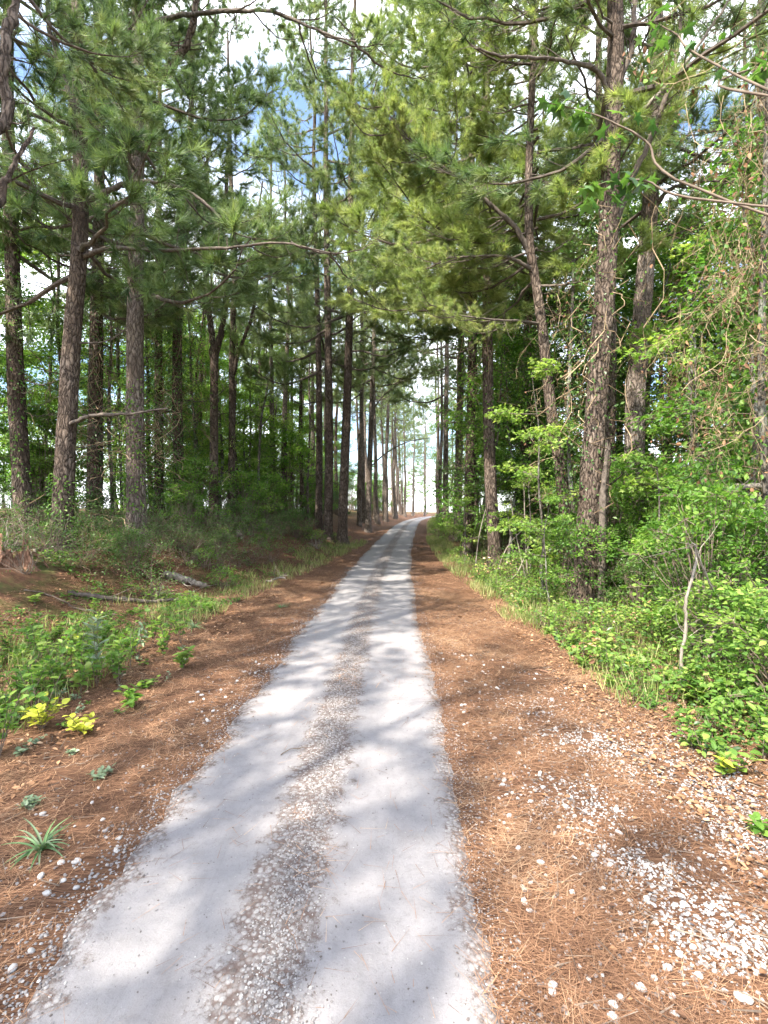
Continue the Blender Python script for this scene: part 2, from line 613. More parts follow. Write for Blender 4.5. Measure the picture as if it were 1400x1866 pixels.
def road_mat():
    m, nt, out = new_mat('limestone_road')
    tc = nt.nodes.new('ShaderNodeTexCoord')
    ob = tc.outputs['Object']
    at = attr(nt, 'tint')                        # -1 .. 1 across the road
    fine = noise(nt, ob, 130, 3, .7)
    mid = noise(nt, ob, 9, 5, .65)
    big = noise(nt, mapping(nt, ob, (1.6, .35, 1)), 1.0, 4)
    streak = noise(nt, mapping(nt, ob, (26, .9, 1)), 1.0, 4)
    c = ramp(nt, [(.186, .176, .180), (.218, .207, .212), (.247, .235, .239)], mid.outputs[0], [.25, .5, .8]).outputs[0]
    c = mixc(nt, c, (.265, .256, .254), math_n(nt, 'MULTIPLY', ramp(nt, [(0, 0, 0), (1, 1, 1)], big.outputs[0], [.5, .75]).outputs[0], .45))
    c = mixc(nt, c, (.17, .166, .168), math_n(nt, 'MULTIPLY', ramp(nt, [(0, 0, 0), (1, 1, 1)], streak.outputs[0], [.55, .75]).outputs[0], .30))
    c = mixc(nt, c, (.14, .132, .132), math_n(nt, 'MULTIPLY', ramp(nt, [(1, 1, 1), (0, 0, 0)], fine.outputs[0], [.30, .42]).outputs[0], .55))
    grit = noise(nt, ob, 46, 6, .75)
    c = mixc(nt, c, (.10, .088, .083), math_n(nt, 'MULTIPLY', ramp(nt, [(1, 1, 1), (0, 0, 0)], grit.outputs[0], [.32, .46]).outputs[0], .30))
    c = mixc(nt, c, (.30, .29, .285), math_n(nt, 'MULTIPLY', ramp(nt, [(0, 0, 0), (1, 1, 1)], grit.outputs[0], [.60, .70]).outputs[0], .45))
    stain = noise(nt, mapping(nt, ob, (2.2, .8, 1)), 1.3, 6, .7)
    c = mixc(nt, c, (.135, .108, .092), math_n(nt, 'MULTIPLY', ramp(nt, [(0, 0, 0), (1, 1, 1)], stain.outputs[0], [.52, .72]).outputs[0], .22))
    # crushed stone in the middle strip and along both edges
    vo = nt.nodes.new('ShaderNodeTexVoronoi')
    vo.inputs['Scale'].default_value = 46
    nt.links.new(ob, vo.inputs[0])
    sep = nt.nodes.new('ShaderNodeSeparateColor')
    nt.links.new(vo.outputs['Color'], sep.inputs[0])
    gr = ramp(nt, [(.085, .066, .057), (.145, .125, .118), (.21, .20, .198), (.29, .28, .276)], sep.outputs[0], [0, .3, .65, 1])
    gcol = mixc(nt, gr.outputs[0], (.09, .06, .05), ramp(nt, [(0, 0, 0), (1, 1, 1)], vo.outputs['Distance'], [.35, .75]).outputs[0])
    t = math_n(nt, 'ADD', at.outputs['Fac'], math_n(nt, 'MULTIPLY', math_n(nt, 'SUBTRACT', mid.outputs[0], .5), .55))
    t = math_n(nt, 'ADD', t, math_n(nt, 'MULTIPLY', math_n(nt, 'SUBTRACT', fine.outputs[0], .5), .25))
    cen = math_n(nt, 'SUBTRACT', 1.0, math_n(nt, 'MULTIPLY', math_n(nt, 'ABSOLUTE', math_n(nt, 'SUBTRACT', t, -.02)), 4.0))
    edge = math_n(nt, 'MULTIPLY', math_n(nt, 'SUBTRACT', math_n(nt, 'ABSOLUTE', t), .76), 3.6)
    msk = ramp(nt, [(0, 0, 0), (1, 1, 1)], math_n(nt, 'MAXIMUM', cen, edge), [.10, .45])
    c = mixc(nt, c, gcol, math_n(nt, 'MULTIPLY', msk.outputs[0], .85))
    pb = nt.nodes.new('ShaderNodeBsdfPrincipled')
    pb.inputs['Roughness'].default_value = .92
    pb.inputs['Specular IOR Level'].default_value = .15
    nt.links.new(c, pb.inputs['Base Color'])
    hh = math_n(nt, 'ADD', math_n(nt, 'MULTIPLY', fine.outputs[0], .5), math_n(nt, 'ADD', mid.outputs[0], grit.outputs[0]))
    hh = math_n(nt, 'SUBTRACT', hh, math_n(nt, 'MULTIPLY', math_n(nt, 'MULTIPLY', vo.outputs['Distance'], msk.outputs[0]), 1.5))
    nt.links.new(bump(nt, hh, .45, .012), pb.inputs['Normal'])
    nt.links.new(pb.outputs[0], out.inputs[0])
    return m


M['ground'] = ground_mat()
M['road'] = road_mat()


# ------------------------------------------------------------------ the ground and the road
def grid_mesh(xs, ys, zf, mat, name, tintf):
    X, Y = np.meshgrid(xs, ys)
    V = np.stack([X, Y, zf(X, Y)], -1).reshape(-1, 3)
    nx, ny = len(xs), len(ys)
    i = np.arange(ny - 1)[:, None] * nx
    j = np.arange(nx - 1)[None]
    Fc = np.stack([i + j, i + j + 1, i + nx + j + 1, i + nx + j], -1).reshape(-1, 4)
    mb = MB()
    mb.add(V, Fc, 0, tintf(X, Y).ravel(), True)
    return mb.mesh(name, [mat])


def prog(a, b, s0, g):
    out = [a]
    s = s0
    while out[-1] < b:
        out.append(out[-1] + s)
        s *= g
    return np.array(out)


xs = np.concatenate([-prog(12, 700, .5, 1.16)[::-1], np.arange(-12, -4, .25), np.arange(-4, 5, .08), np.arange(5, 12, .25), prog(12, 700, .5, 1.16)])
xs = np.unique(np.round(xs, 4))
ys = np.concatenate([-prog(4, 300, .8, 1.25)[::-1], np.arange(-4, 0, .4), np.arange(0, 9, .12), prog(9, 900, .12, 1.035)])
ys = np.unique(np.round(ys, 4))
ground = obj('ground', grid_mesh(xs, ys, TZ, M['ground'], 'ground', lambda X, Y: X - roadc(Y)))
tag(ground, kind='structure')

yr = np.concatenate([np.arange(-6, 1, .3), np.arange(1, 9, .05), prog(9, 230, .07, 1.02)])
HW = .84


def edge_l(Y):
    Y = np.asarray(Y, float)
    return -HW - .13 + .10 * np.exp(-((Y - 1.5) / .9) ** 2) + .05 * np.sin(Y * 1.9 + .4) * np.sin(Y * .7) + .03 * np.sin(Y * 5.3) + .025 * np.sin(Y * 13.1 + 1) + .012 * np.sin(Y * 29)


def edge_r(Y):
    Y = np.asarray(Y, float)
    return HW + .15 + .03 * np.sin(Y * 1.1 + 2.0) + .010 * np.sin(Y * 4.3 + 1) + .010 * np.sin(Y * 9.7 + np.sin(Y * 3.1)) + .010 * np.sin(Y * 23.0 + 2 * np.sin(Y * 5.0)) + .008 * np.sin(Y * 47.0)


def road_lift(t):
    a = np.abs(t)
    return .016 * (1 - sstep(.80, 1.0, a)) - .022 * sstep(.88, 1.0, a) + .012 * np.exp(-(t / .22) ** 2) - .006 * np.exp(-((a - .55) / .2) ** 2)


ts = np.linspace(-1, 1, 33)
mb = MB()
Yg = np.repeat(yr[:, None], len(ts), 1)
el, er = edge_l(yr)[:, None], edge_r(yr)[:, None]
U = np.where(ts[None] < 0, -ts[None] * el, ts[None] * er)
Xg = roadc(Yg) + U
Zg = TZ(Xg, Yg) + road_lift(ts)[None]
i = np.arange(len(yr) - 1)[:, None] * len(ts)
j = np.arange(len(ts) - 1)[None]
mb.add(np.stack([Xg, Yg, Zg], -1).reshape(-1, 3), np.stack([i + j, i + j + 1, i + len(ts) + j + 1, i + len(ts) + j], -1).reshape(-1, 4), 0,
       np.broadcast_to(ts[None], Xg.shape).ravel(), True)
road = tag(obj('road', mb.mesh('road', [M['road']])), kind='structure')


def surf(x, y):
    """top surface including the road"""
    u = x - roadc(y)
    t = np.where(u < 0, u / -edge_l(y), u / edge_r(y))
    return TZ(x, y) + np.where(np.abs(t) < 1, np.maximum(road_lift(t), 0), 0)


# ------------------------------------------------------------------ pine boughs, shared meshes
def bough_mesh(seed, L=3.0, needles=58, width=.010, nl=.21, bare=False, mat_needle='needle', name='bough'):
    rng = np.random.default_rng(seed)
    mb = MB()
    n = 12
    t = np.linspace(0, 1, n)
    lift = rng.uniform(.10, .34)
    y = np.cumsum(rng.normal(0, .05, n)) * L * .25
    y = y - y[0]
    z = L * (-.10 * np.sin(t * pi) + lift * t ** 2.2) + np.cumsum(rng.normal(0, .008, n)) * L
    main = np.stack([L * t * (1 - .08 * t), y, z], -1)
    r0 = .011 * L + .006
    tube(mb, main, r0 * (1 - .86 * t), 6, 0, .5, .12, rng)
    tips, tdirs, s0, s1, sr = [], [], [], [], []
    k = 0
    tt = .16 if not bare else .12
    while tt < 1.0:
        i = tt * (n - 1)
        a = int(i)
        f = i - a
        p = main[a] * (1 - f) + main[min(a + 1, n - 1)] * f
        d = unit(main[min(a + 1, n - 1)] - main[a])
        side = 1 if k % 2 else -1
        ang = rng.uniform(.6, 1.15)
        l2 = L * rng.uniform(.22, .42) * (1.12 - .75 * tt)
        hd = d * math.cos(ang) + side * math.sin(ang) * unit(np.cross((0, 0, 1), d))
        hd[2] += rng.uniform(-.12, .22)
        hd = unit(hd)
        q = p.copy()
        m = 5
        for e in range(m):
            q2 = q + hd * l2 / m
            s0.append(q)
            s1.append(q2)
            sr.append(.0085 * (1 - .75 * e / m) * (L / 3))
            if e >= (1 if not bare else 0):
                for _ in range(1 if rng.random() < .7 else 2):
                    sd = unit(hd + rng.normal(0, .55, 3) + np.array((0, 0, .25)))
                    l3 = rng.uniform(.12, .34) * (L / 3)
                    e2 = q2 + sd * l3
                    s0.append(q2)
                    s1.append(e2)
                    sr.append(.0042)
                    tips.append(e2)
                    tdirs.append(sd)
            q = q2
            hd = unit(hd + rng.normal(0, .14, 3) + np.array((0, 0, .10)))
        tips.append(q)
        tdirs.append(hd)
        k += 1
        tt += rng.uniform(.045, .085)
    tips.append(main[-1])
    tdirs.append(unit(main[-1] - main[-2]))
    sr = np.array(sr)
    sticks(mb, s0, s1, sr, sr * .7, 0)
    mats = [M['branch']]
    if not bare:
        tips, tdirs = np.array(tips), np.array(tdirs)
        nt_ = len(tips)
        per = needles
        d = np.repeat(tdirs, per, 0)
        bp = np.repeat(tips, per, 0) - d * (rng.random((nt_ * per, 1)) * .13) + d * .02
        dirs = unit(d * rng.uniform(.45, 1.3, (nt_ * per, 1)) + rng.normal(0, .50, (nt_ * per, 3)) + np.array((0, 0, -.06)))
        tint = np.repeat(rng.random(nt_) * .75, per) + rng.random(nt_ * per) * .25
        leaves(mb, LEAF_NEEDLE, bp, dirs, rng.normal(size=(nt_ * per, 3)), rng.uniform(.7, 1.15, nt_ * per) * nl, 1, tint, width=np.full(nt_ * per, width))
        mats.append(M[mat_needle])
    return mb.mesh(name, mats)


BOUGH = [bough_mesh(100 + k, L=(2.4, 2.8, 3.2, 3.6)[k % 4]) for k in range(7)]
BOUGH_BRIGHT = [bough_mesh(150 + k, L=(2.6, 3.0, 3.4)[k % 3], needles=64, mat_needle='needle_bright', name='sunlit_bough') for k in range(5)]  # boughs in the sunlit needle colour
DEADB = [bough_mesh(200 + k, L=(1.6, 2.2, 2.8)[k % 3], bare=True, name='dead_branch') for k in range(5)]
BOUGH_FAR = [bough_mesh(300 + k, L=3.0, needles=26, width=.013, nl=.24, name='far_bough') for k in range(3)]


def join_meshes(items, name, mats):
    """items: (mesh, 3x3 matrix, offset) -> one mesh; slot 0 wood, slot 1 needles"""
    out = MB()
    for src, Rm, off in items:
        nv = len(src.vertices)
        co = np.empty(nv * 3, np.float32)
        src.vertices.foreach_get('co', co)
        co = co.reshape(-1, 3).astype(float) @ Rm.T + off
        lt = np.empty(len(src.polygons), np.int32)
        src.polygons.foreach_get('loop_total', lt)
        li = np.empty(len(src.loops), np.int32)
        src.loops.foreach_get('vertex_index', li)
        mi = np.empty(len(src.polygons), np.int32)
        src.polygons.foreach_get('material_index', mi)
        tn = np.empty(nv, np.float32)
        src.attributes['tint'].data.foreach_get('value', tn)
        st = np.concatenate([[0], np.cumsum(lt)[:-1]])
        n0 = out.n
        for tot in np.unique(lt):
            for mm in (0, 1):
                kk = np.where((lt == tot) & (mi == mm))[0]
                if len(kk):
                    Fc = li[st[kk][:, None] + np.arange(tot)[None]].astype(np.int64)
                    out.c.append((np.zeros((0, 3)), Fc + n0, mm, np.zeros(0), False))
        out.c.append((co, np.zeros((0, 3), np.int64), 0, tn.astype(float), False))
        out.n += nv
    return out.mesh(name, mats)


def crown_mesh(seed, lib, n, h, mats, one_sided=False, z0=0.0, zs=.55):
    """a whole pine crown of joined boughs, h high; one_sided: more boughs towards +x"""
    g = np.random.default_rng(seed)
    az = g.uniform(0, 6.28)
    items = []
    for k in range(n):
        f = (k + g.uniform(.1, .9)) / n
        az += 2.4 + g.normal(0, .4)
        a = az
        if one_sided and g.random() < .55:
            a = g.normal(0, .75)
        sc = (1.14 - .70 * f) * g.uniform(.8, 1.18)
        Rm = np.array(Euler((g.normal(0, .18), -(-.12 + zs * f + g.normal(0, .13)), a)).to_matrix()) * sc
        items.append((lib[g.integers(len(lib))], Rm, np.array((0, 0, z0 + h * f))))
    return join_meshes(items, 'crown', mats)


CROWN = [crown_mesh(740 + k, BOUGH, 27, 12.0, [M['branch'], M['needle']]) for k in range(2)]
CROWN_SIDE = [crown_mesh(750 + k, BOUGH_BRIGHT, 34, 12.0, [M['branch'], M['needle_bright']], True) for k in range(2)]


def trunk_mesh(path, rad, mat, sides=16, flare=1.0):
    """path relative to the base"""
    L = np.sum(np.linalg.norm(np.diff(path, axis=0), axis=1))
    n = int(max(14, min(110, L / .16)))
    pp = smooth_path(path, n)
    s = np.concatenate([[0], np.cumsum(np.linalg.norm(np.diff(pp, axis=0), axis=1))])
    r = np.interp(s / s[-1], np.linspace(0, 1, len(rad)), rad)
    r = r * (1 + .6 * flare * np.exp(-(s - .15).clip(0) / .30))
    mb = MB()
    tube(mb, pp, r, sides, 0, .5, .045, RNG, True, .07)
    return mb.mesh('trunk', [mat]), pp, r, s


def pine(label, pix, d, dia, top=21.0, b0=8.0, nb=20, blen=1.0, bright=False, dead=6, mat='bark', group=None, seed=0, zmin=None, side=None, name='pine_tree', dead_rng=(3.0, 9.0)):
    """a pine whose bole runs through the photograph points pix (bottom to top) at distance d"""
    rng = np.random.default_rng(seed + 1000)
    pts = [P(x, y, d) for x, y in pix]
    bx, by = pts[0][0], pts[0][1]
    z0 = tz(bx, by) - .10
    base = np.array((bx, by, z0))
    pts = [p for p in pts if p[2] > z0 + .3]
    sl = (pts[-1] - pts[-2]) if len(pts) > 1 else np.array((0, 0, 1.0))
    sl = sl / max(sl[2], .1)
    sl[:2] *= .5
    pth = [base] + pts
    while pth[-1][2] < top - 2.5:
        pth.append(pth[-1] + sl * 2.5 + np.array((rng.normal(0, .06), rng.normal(0, .06), 0)))
        sl[:2] *= .7
    pth.append(pth[-1] + np.array((0, 0, max(.5, top - pth[-1][2]))))
    pth = np.array(pth) - base
    hs = (pth[:, 2] / pth[-1, 2])
    me, pp, r, s = trunk_mesh(pth, [dia / 2 * (1 - .80 * h ** 1.15) for h in np.linspace(0, 1, 12)], M[mat], 18 if dia * 900 / d > 22 else 12)
    root = thing(name, label, 'pine tree', base, group)
    obj('trunk', me, root)

    def at(z):
        z = z - base[2]
        return np.array([np.interp(z, pp[:, 2], pp[:, k]) for k in range(3)]), np.interp(z, pp[:, 2], r)

    # one crown of boughs along the upper bole
    b0 = b0 - 1.3
    pb_, _ = at(b0)
    pt_, _ = at(top - .2)
    ax = Vector(pt_ - pb_).normalized()
    q = Vector((0, 0, 1)).rotation_difference(ax)
    a = (side + rng.normal(0, .3)) if side is not None else rng.uniform(0, 6.28)
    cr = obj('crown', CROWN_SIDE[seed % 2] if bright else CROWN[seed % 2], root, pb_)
    cr.rotation_mode = 'QUATERNION'
    cr.rotation_quaternion = q @ Euler((0, 0, a)).to_quaternion()
    cr.scale = (blen, blen, (top - b0) / 12.3)
    if d > 20:                                   # distant crowns paled, haze and light put into the needle colour
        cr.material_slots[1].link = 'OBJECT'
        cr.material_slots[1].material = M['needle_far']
    for k in range(dead):
        z = rng.uniform(max(dead_rng[0], z0 + 2), max(dead_rng[1], b0))
        p, rr = at(z)
        obj('dead_branch', DEADB[rng.integers(len(DEADB))], root, p, (rng.normal(0, .3), rng.normal(.02, .22), rng.uniform(0, 2 * pi)), rng.uniform(.45, 1.0) * min(1, blen))
    return root, at


def limb(root, pts, r0, r1, name='limb', mat='branch', sides=8, twigs=0, seed=0, rough=.1):
    """a limb of a tree along points of the place"""
    rng = np.random.default_rng(seed + 77)
    base = np.array(root.location)
    p = smooth_path(np.array(pts) - base, max(10, 5 * len(pts)))
    jit = np.cumsum(rng.normal(0, .22, (len(p), 3)), 0) * np.linspace(0, 1, len(p))[:, None] * .5 + rng.normal(0, .22, (len(p), 3))
    jit[0] = 0
    p = p + jit * (r0 + r1) * .5
    mb = MB()
    rr = np.linspace(r0, r1, len(p)) * rng.uniform(.85, 1.15, len(p))
    tube(mb, p, rr, sides, 0, .5, rough, rng)
    if twigs:
        s0, s1, sr = [], [], []
        for _ in range(twigs * 2):
            i = rng.integers(len(p) // 4, len(p))
            q = p[i]
            dd = unit(unit(p[min(i + 1, len(p) - 1)] - p[max(i - 1, 0)]) * .6 + rng.normal(0, .6, 3))
            l = rng.uniform(.15, .7)
            for e in range(3):
                q2 = q + dd * l / 3
                s0.append(q)
                s1.append(q2)
                sr.append(max(.004, rr[i] * .3) * (1 - .25 * e))
                q = q2
                dd = unit(dd + rng.normal(0, .2, 3))
        sr = np.array(sr)
        sticks(mb, s0, s1, sr, sr * .75, 0)
    return obj(name, mb.mesh(name, [M[mat]]), root)


# ------------------------------------------------------------------ broadleaf trees and shrubs, shared meshes
def leaf_clusters(mb, cen, dirs, rad, per, size, tpl, mat, rng, flat=.45, droop=.25, wood=0, tw=.004):
    n = len(cen)
    cen = np.repeat(cen, per, 0)
    rr = np.repeat(np.broadcast_to(rad, (n,)), per)
    v = rng.normal(size=(n * per, 3))
    v = unit(v) * (rng.random((n * per, 1)) ** .5)
    v[:, 2] *= flat
    pos = cen + v * rr[:, None]
    out = unit(v + np.repeat(dirs, per, 0) * .5 + rng.normal(0, .4, (n * per, 3)))
    out[:, 2] -= droop
    nr = unit(np.array((0, 0, 1.0)) + rng.normal(0, .45, (n * per, 3)))
    tint = np.clip(np.repeat(rng.random(n), per) * .55 + rng.random(n * per) * .45 + .12 * v[:, 2], 0, 1)
    leaves(mb, tpl, pos, out, nr, rng.uniform(.65, 1.2, n * per) * size, mat, tint)
    if tw:
        k = rng.random(n * per) < .16
        sticks(mb, cen[k], pos[k], tw, tw * .5, wood)


def broadleaf_parts(seed, h, crown_r, z0, ncl, per, leaf, tpl, mat, trunk_r, clr=.55, lean=0.0, bark='bark_grey', flat=.45):
    """meshes of a broadleaf tree: trunk, limbs and leaves"""
    rng = np.random.default_rng(seed)
    n = 9
    zz = np.linspace(0, h * .95, n)
    wx = np.cumsum(rng.normal(0, .012 * h, n))
    wy = np.cumsum(rng.normal(0, .012 * h, n))
    tp = np.stack([wx - wx[0] + lean * zz, wy - wy[0], zz], -1)
    mt = MB()
    pp = smooth_path(tp, 30)
    s = np.linspace(0, 1, 30)
    tube(mt, pp, trunk_r * (1 - .85 * s) * (1 + .35 * np.exp(-s * 18)), 10, 0, .5, .05, rng, True, .04)
    mtr = mt.mesh('trunk', [M[bark]])
    mc = MB()
    cen, dirs = [], []
    nl = max(7, ncl // 7)
    for k in range(nl):
        f = (k + rng.random()) / nl
        zb = z0 + (h * .93 - z0) * f
        b = np.array([np.interp(zb, pp[:, 2], pp[:, i]) for i in range(3)])
        az = k * 2.4 + rng.normal(0, .4)
        ln = crown_r * (1.05 - .62 * f ** 1.6) * rng.uniform(.7, 1.15)
        up = rng.uniform(.15, .55)
        e = b + np.array((math.cos(az) * ln, math.sin(az) * ln, up * ln * .7))
        mid = (b + e) / 2 + np.array((0, 0, rng.uniform(-.02, .10) * ln)) + rng.normal(0, .05 * ln, 3)
        lp = smooth_path([b, mid, e], 7)
        rb = max(.010, trunk_r * .32 * (1 - .6 * f))
        tube(mc, lp, np.linspace(rb, .006, 7), 5, 0, .5, .1, rng)
        m = max(2, ncl // nl)
        for _ in range(m):
            q = lp[rng.integers(2, 7)] + rng.normal(0, .16 * ln, 3) * np.array((1, 1, .6))
            cen.append(q)
            dirs.append(unit(q - b))
            s0 = lp[rng.integers(2, 6)]
            sticks(mc, [s0], [q], .007, .004, 0)
    cen, dirs = np.array(cen), np.array(dirs)
    leaf_clusters(mc, cen, dirs, rng.uniform(.7, 1.3, len(cen)) * clr, per, leaf, tpl, 1, rng, flat)
    return mtr, mc.mesh('crown', [M['branch'], M[mat]])


BROAD = {}


def broad_kind(key, *a, **k):
    BROAD[key] = broadleaf_parts(*a, **k)


broad_kind('mid_a', 401, 10.5, 2.6, 2.6, 120, 90, .12, LEAF_SMALL, 'leaf_bright', .10)  # leaf colour lightened to stand in for light in the left wood
broad_kind('mid_b', 402, 12.5, 3.0, 3.0, 130, 90, .13, LEAF_SMALL, 'leaf', .13)
broad_kind('mid_c', 403, 8.0, 2.2, 1.4, 110, 90, .11, LEAF_SMALL, 'leaf_bright', .08)
broad_kind('mid_d', 404, 9.0, 2.3, 1.2, 120, 90, .11, LEAF_SMALL, 'leaf_dark', .10)
broad_kind('tall', 405, 17.0, 3.6, 5.0, 150, 100, .15, LEAF_SMALL, 'leaf', .18)
broad_kind('wall_a', 421, 13.0, 3.2, 1.8, 200, 95, .13, LEAF_SMALL, 'leaf_bright', .13)  # brighter leaves here too, in place of light among the left trees
broad_kind('wall_b', 422, 14.5, 3.4, 2.2, 210, 95, .13, LEAF_SMALL, 'leaf_dark', .14)
broad_kind('wall_c', 423, 12.0, 3.0, 1.5, 190, 95, .12, LEAF_SMALL, 'leaf_bright', .12)
broad_kind('sap_a', 411, 4.6, 1.15, .5, 56, 34, .095, LEAF_STAR, 'leaf_bright', .035, clr=.32, flat=.35)
broad_kind('sap_b', 412, 5.6, 1.3, .8, 60, 34, .095, LEAF_STAR, 'leaf_bright', .04, clr=.34, flat=.35)
broad_kind('sap_c', 413, 6.5, 1.5, .8, 80, 60, .09, LEAF_OVAL, 'leaf', .05, clr=.38, flat=.5)


def broadleaf(kind, x, y, label, scale=1.0, rz=None, group=None, name='broadleaf_tree', cat='tree', tilt=(0, 0), sink=.08):
    rz = RNG.uniform(0, 6.28) if rz is None else rz
    root = thing(name, label, cat, (x, y, tz(x, y) - sink), group, rz, scale)
    root.rotation_euler = (tilt[0], tilt[1], rz)
    mt, mc = BROAD[kind]
    obj('trunk', mt, root)
    obj('crown', mc, root)
    return root


def shrub_mesh(seed, r, h, ncl, per, leaf, tpl, mat, clr=.2, wood='twig', spread=1.0):
    rng = np.random.default_rng(seed)
    mb = MB()
    cen, dirs = [], []
    for k in range(ncl):
        a = rng.uniform(0, 2 * pi)
        q = rng.random() ** .5
        zf = rng.random() ** .75
        env = math.sqrt(max(.05, 1 - zf * zf * .85)) * spread
        c = np.array((math.cos(a) * r * q * env, math.sin(a) * r * q * env, h * (.12 + .86 * zf)))
        cen.append(c)
        dirs.append(unit(c * np.array((1, 1, .5)) + 1e-3))
        b = np.array((c[0] * .25 + rng.normal(0, .04), c[1] * .25 + rng.normal(0, .04), -.04))
        mid = (b + c) / 2 + np.array((-c[0] * .12, -c[1] * .12, h * .08)) + rng.normal(0, .04, 3)
        sticks(mb, [b, mid], [mid, c], [.009, .006], [.006, .0035], 0)
    leaf_clusters(mb, np.array(cen), np.array(dirs), rng.uniform(.7, 1.3, ncl) * clr, per, leaf, tpl, 1, rng, .6, .2)
    return mb.mesh('shrub', [M[wood], M[mat]])


SHRUB = {
    'a': shrub_mesh(501, .75, 1.25, 44, 46, .062, LEAF_OVAL, 'leaf_bright'),
    'b': shrub_mesh(502, .85, 1.6, 50, 46, .065, LEAF_OVAL, 'leaf'),
    'c': shrub_mesh(503, .7, 1.0, 40, 44, .058, LEAF_OVAL, 'leaf_bright'),
    'd': shrub_mesh(504, 1.0, 2.2, 60, 50, .068, LEAF_OVAL, 'leaf'),
    'e': shrub_mesh(505, .8, 1.2, 44, 46, .055, LEAF_OVAL, 'leaf_dark'),
    'f': shrub_mesh(506, .45, .5, 26, 30, .05, LEAF_OVAL, 'leaf_bright', .14),
    'g': shrub_mesh(507, .5, .55, 26, 30, .05, LEAF_OVAL, 'leaf', .14),
}


def shrub(kind, x, y, label, s=1.0, sz=None, group=None, name='shrub', cat='shrub'):
    o = obj(name, SHRUB[kind], None, (x, y, tz(x, y) - .02), (0, 0, RNG.uniform(0, 6.28)), (s, s, sz or s))
    return tag(o, label, cat, group)


def brush_mesh(seed, r, h, n, rad=.006, mat='twig', leafy=0, leaf='leaf_dark'):
    rng = np.random.default_rng(seed)
    mb = MB()
    s0, s1, sr, tips = [], [], [], []
    for k in range(n):
        a = rng.uniform(0, 2 * pi)
        q = rng.random() ** .5 * r * .12
        p = np.array((math.cos(a) * q, math.sin(a) * q, -.03))
        d = unit(np.array((rng.normal(0, .75), rng.normal(0, .75), 1.0)))
        l = h * rng.uniform(.5, 1.25)
        r0 = rad * rng.uniform(.6, 1.5)
        for e in range(7):
            p2 = p + d * l / 7
            s0.append(p)
            s1.append(p2)
            sr.append(r0 * (1 - .11 * e))
            if e > 1 and rng.random() < .55:
                dd = unit(d + rng.normal(0, .7, 3))
                p3 = p2 + dd * rng.uniform(.1, .45) * h * .5
                s0.append(p2)
                s1.append(p3)
                sr.append(r0 * .4)
                tips.append(p3)
            p = p2
            d = unit(d + rng.normal(0, .22, 3) + np.array((0, 0, -.11 * e / 3)))
        tips.append(p)
    sr = np.array(sr)
    sticks(mb, s0, s1, sr, sr * .85, 0)
    mats = [M[mat]]
    if leafy:
        tips = np.array(tips)
        leaf_clusters(mb, tips, unit(tips), .12, leafy, .05, LEAF_OVAL, 1, rng, .7, .2, tw=0)
        mats.append(M[leaf])
    return mb.mesh('brush', mats)


BRUSH = [brush_mesh(601, .7, 1.3, 26, .007, 'twig', 5), brush_mesh(602, .8, 1.7, 24, .008), brush_mesh(603, .6, .9, 24, .008, 'dead'), brush_mesh(604, .8, 1.5, 22, .006, 'twig', 9),
         brush_mesh(605, .7, 1.1, 24, .006, 'vine_wood', 7)]


def brush(k, x, y, label, s=1.0, group=None, name='bare_brush', cat='brush'):
    if len(BRUSH[k].materials) > 1:              # the kinds that still carry leaves
        name = 'scrub_bush'
        for a_, b_ in (('bare grey stems', 'thin grey stems with few leaves'), ('dry stems', 'sparsely leafed stems'), ('bleached bare twigs', 'thin sparsely leafed twigs')):
            label = label.replace(a_, b_)
    o = obj(name, BRUSH[k], None, (x, y, tz(x, y) - .01), (RNG.normal(0, .12), RNG.normal(0, .12), RNG.uniform(0, 6.28)), s)
    return tag(o, label, cat, group)


def ivy(root, at, z0, z1, n, spread, leaf=.07, mat='leaf_dark', strands=0, seed=0, name='vine', lean=(0, 0), smat='vine_wood', size_top=1.0, tpl=LEAF_SMALL):
    """climbing vine on a trunk: stems and leaves round the bole (a part of its tree)"""
    rng = np.random.default_rng(seed + 5)
    mb = MB()
    z = rng.uniform(z0, z1, n)
    ctr = np.array([at(v)[0] for v in z])
    rr = np.array([at(v)[1] for v in z])
    a = rng.uniform(0, 2 * pi, n)
    blob = .45 + .55 * (np.sin(z * 2.1 + seed) * np.sin(z * .9 + a * 1.5 + seed) + 1) / 2 * 1.6
    q = rr + spread * blob * rng.random(n) ** 1.2
    o = np.stack([np.cos(a), np.sin(a), np.zeros(n)], -1)
    pos = ctr + o * q[:, None] + np.array((lean[0], lean[1], 0)) * (rng.random((n, 1)))
    d = unit(o * .6 + rng.normal(0, .5, (n, 3)) + np.array((0, 0, -.55)))
    leaves(mb, tpl, pos, d, unit(o + np.array((0, 0, .8)) + rng.normal(0, .3, (n, 3))), rng.uniform(.6, 1.25, n) * leaf, 1, np.clip(rng.random(n) * .6 + .35 * blob - .1, 0, 1))
    s0, s1, sr = [], [], []
    for k in range(strands):
        zt = rng.uniform(z0 + .2 * (z1 - z0), z1)
        a = rng.uniform(0, 2 * pi)
        c, r_ = at(zt)
        p = c + np.array((math.cos(a), math.sin(a), 0)) * (r_ + spread * rng.uniform(.1, .9))
        ln = rng.uniform(.2, .6) * (zt - z0)
        m = 8
        for e in range(m):
            p2 = p + np.array((rng.normal(0, .16), rng.normal(0, .16), -ln / m))
            s0.append(p)
            s1.append(p2)
            sr.append(rng.uniform(.004, .010))
            p = p2
    if s0:
        sticks(mb, s0, s1, np.array(sr), np.array(sr), 0, np.repeat(rng.random(strands), 8))
    return obj(name, mb.mesh(name, [M[smat], M[mat]]), root)


def PX(x, d):
    return (x - 700.0) / F * d


# ------------------------------------------------------------------ pines left of the road
LEFT = {}


def lp(key, *a, **k):
    LEFT[key] = pine(*a, **k)
    return LEFT[key]


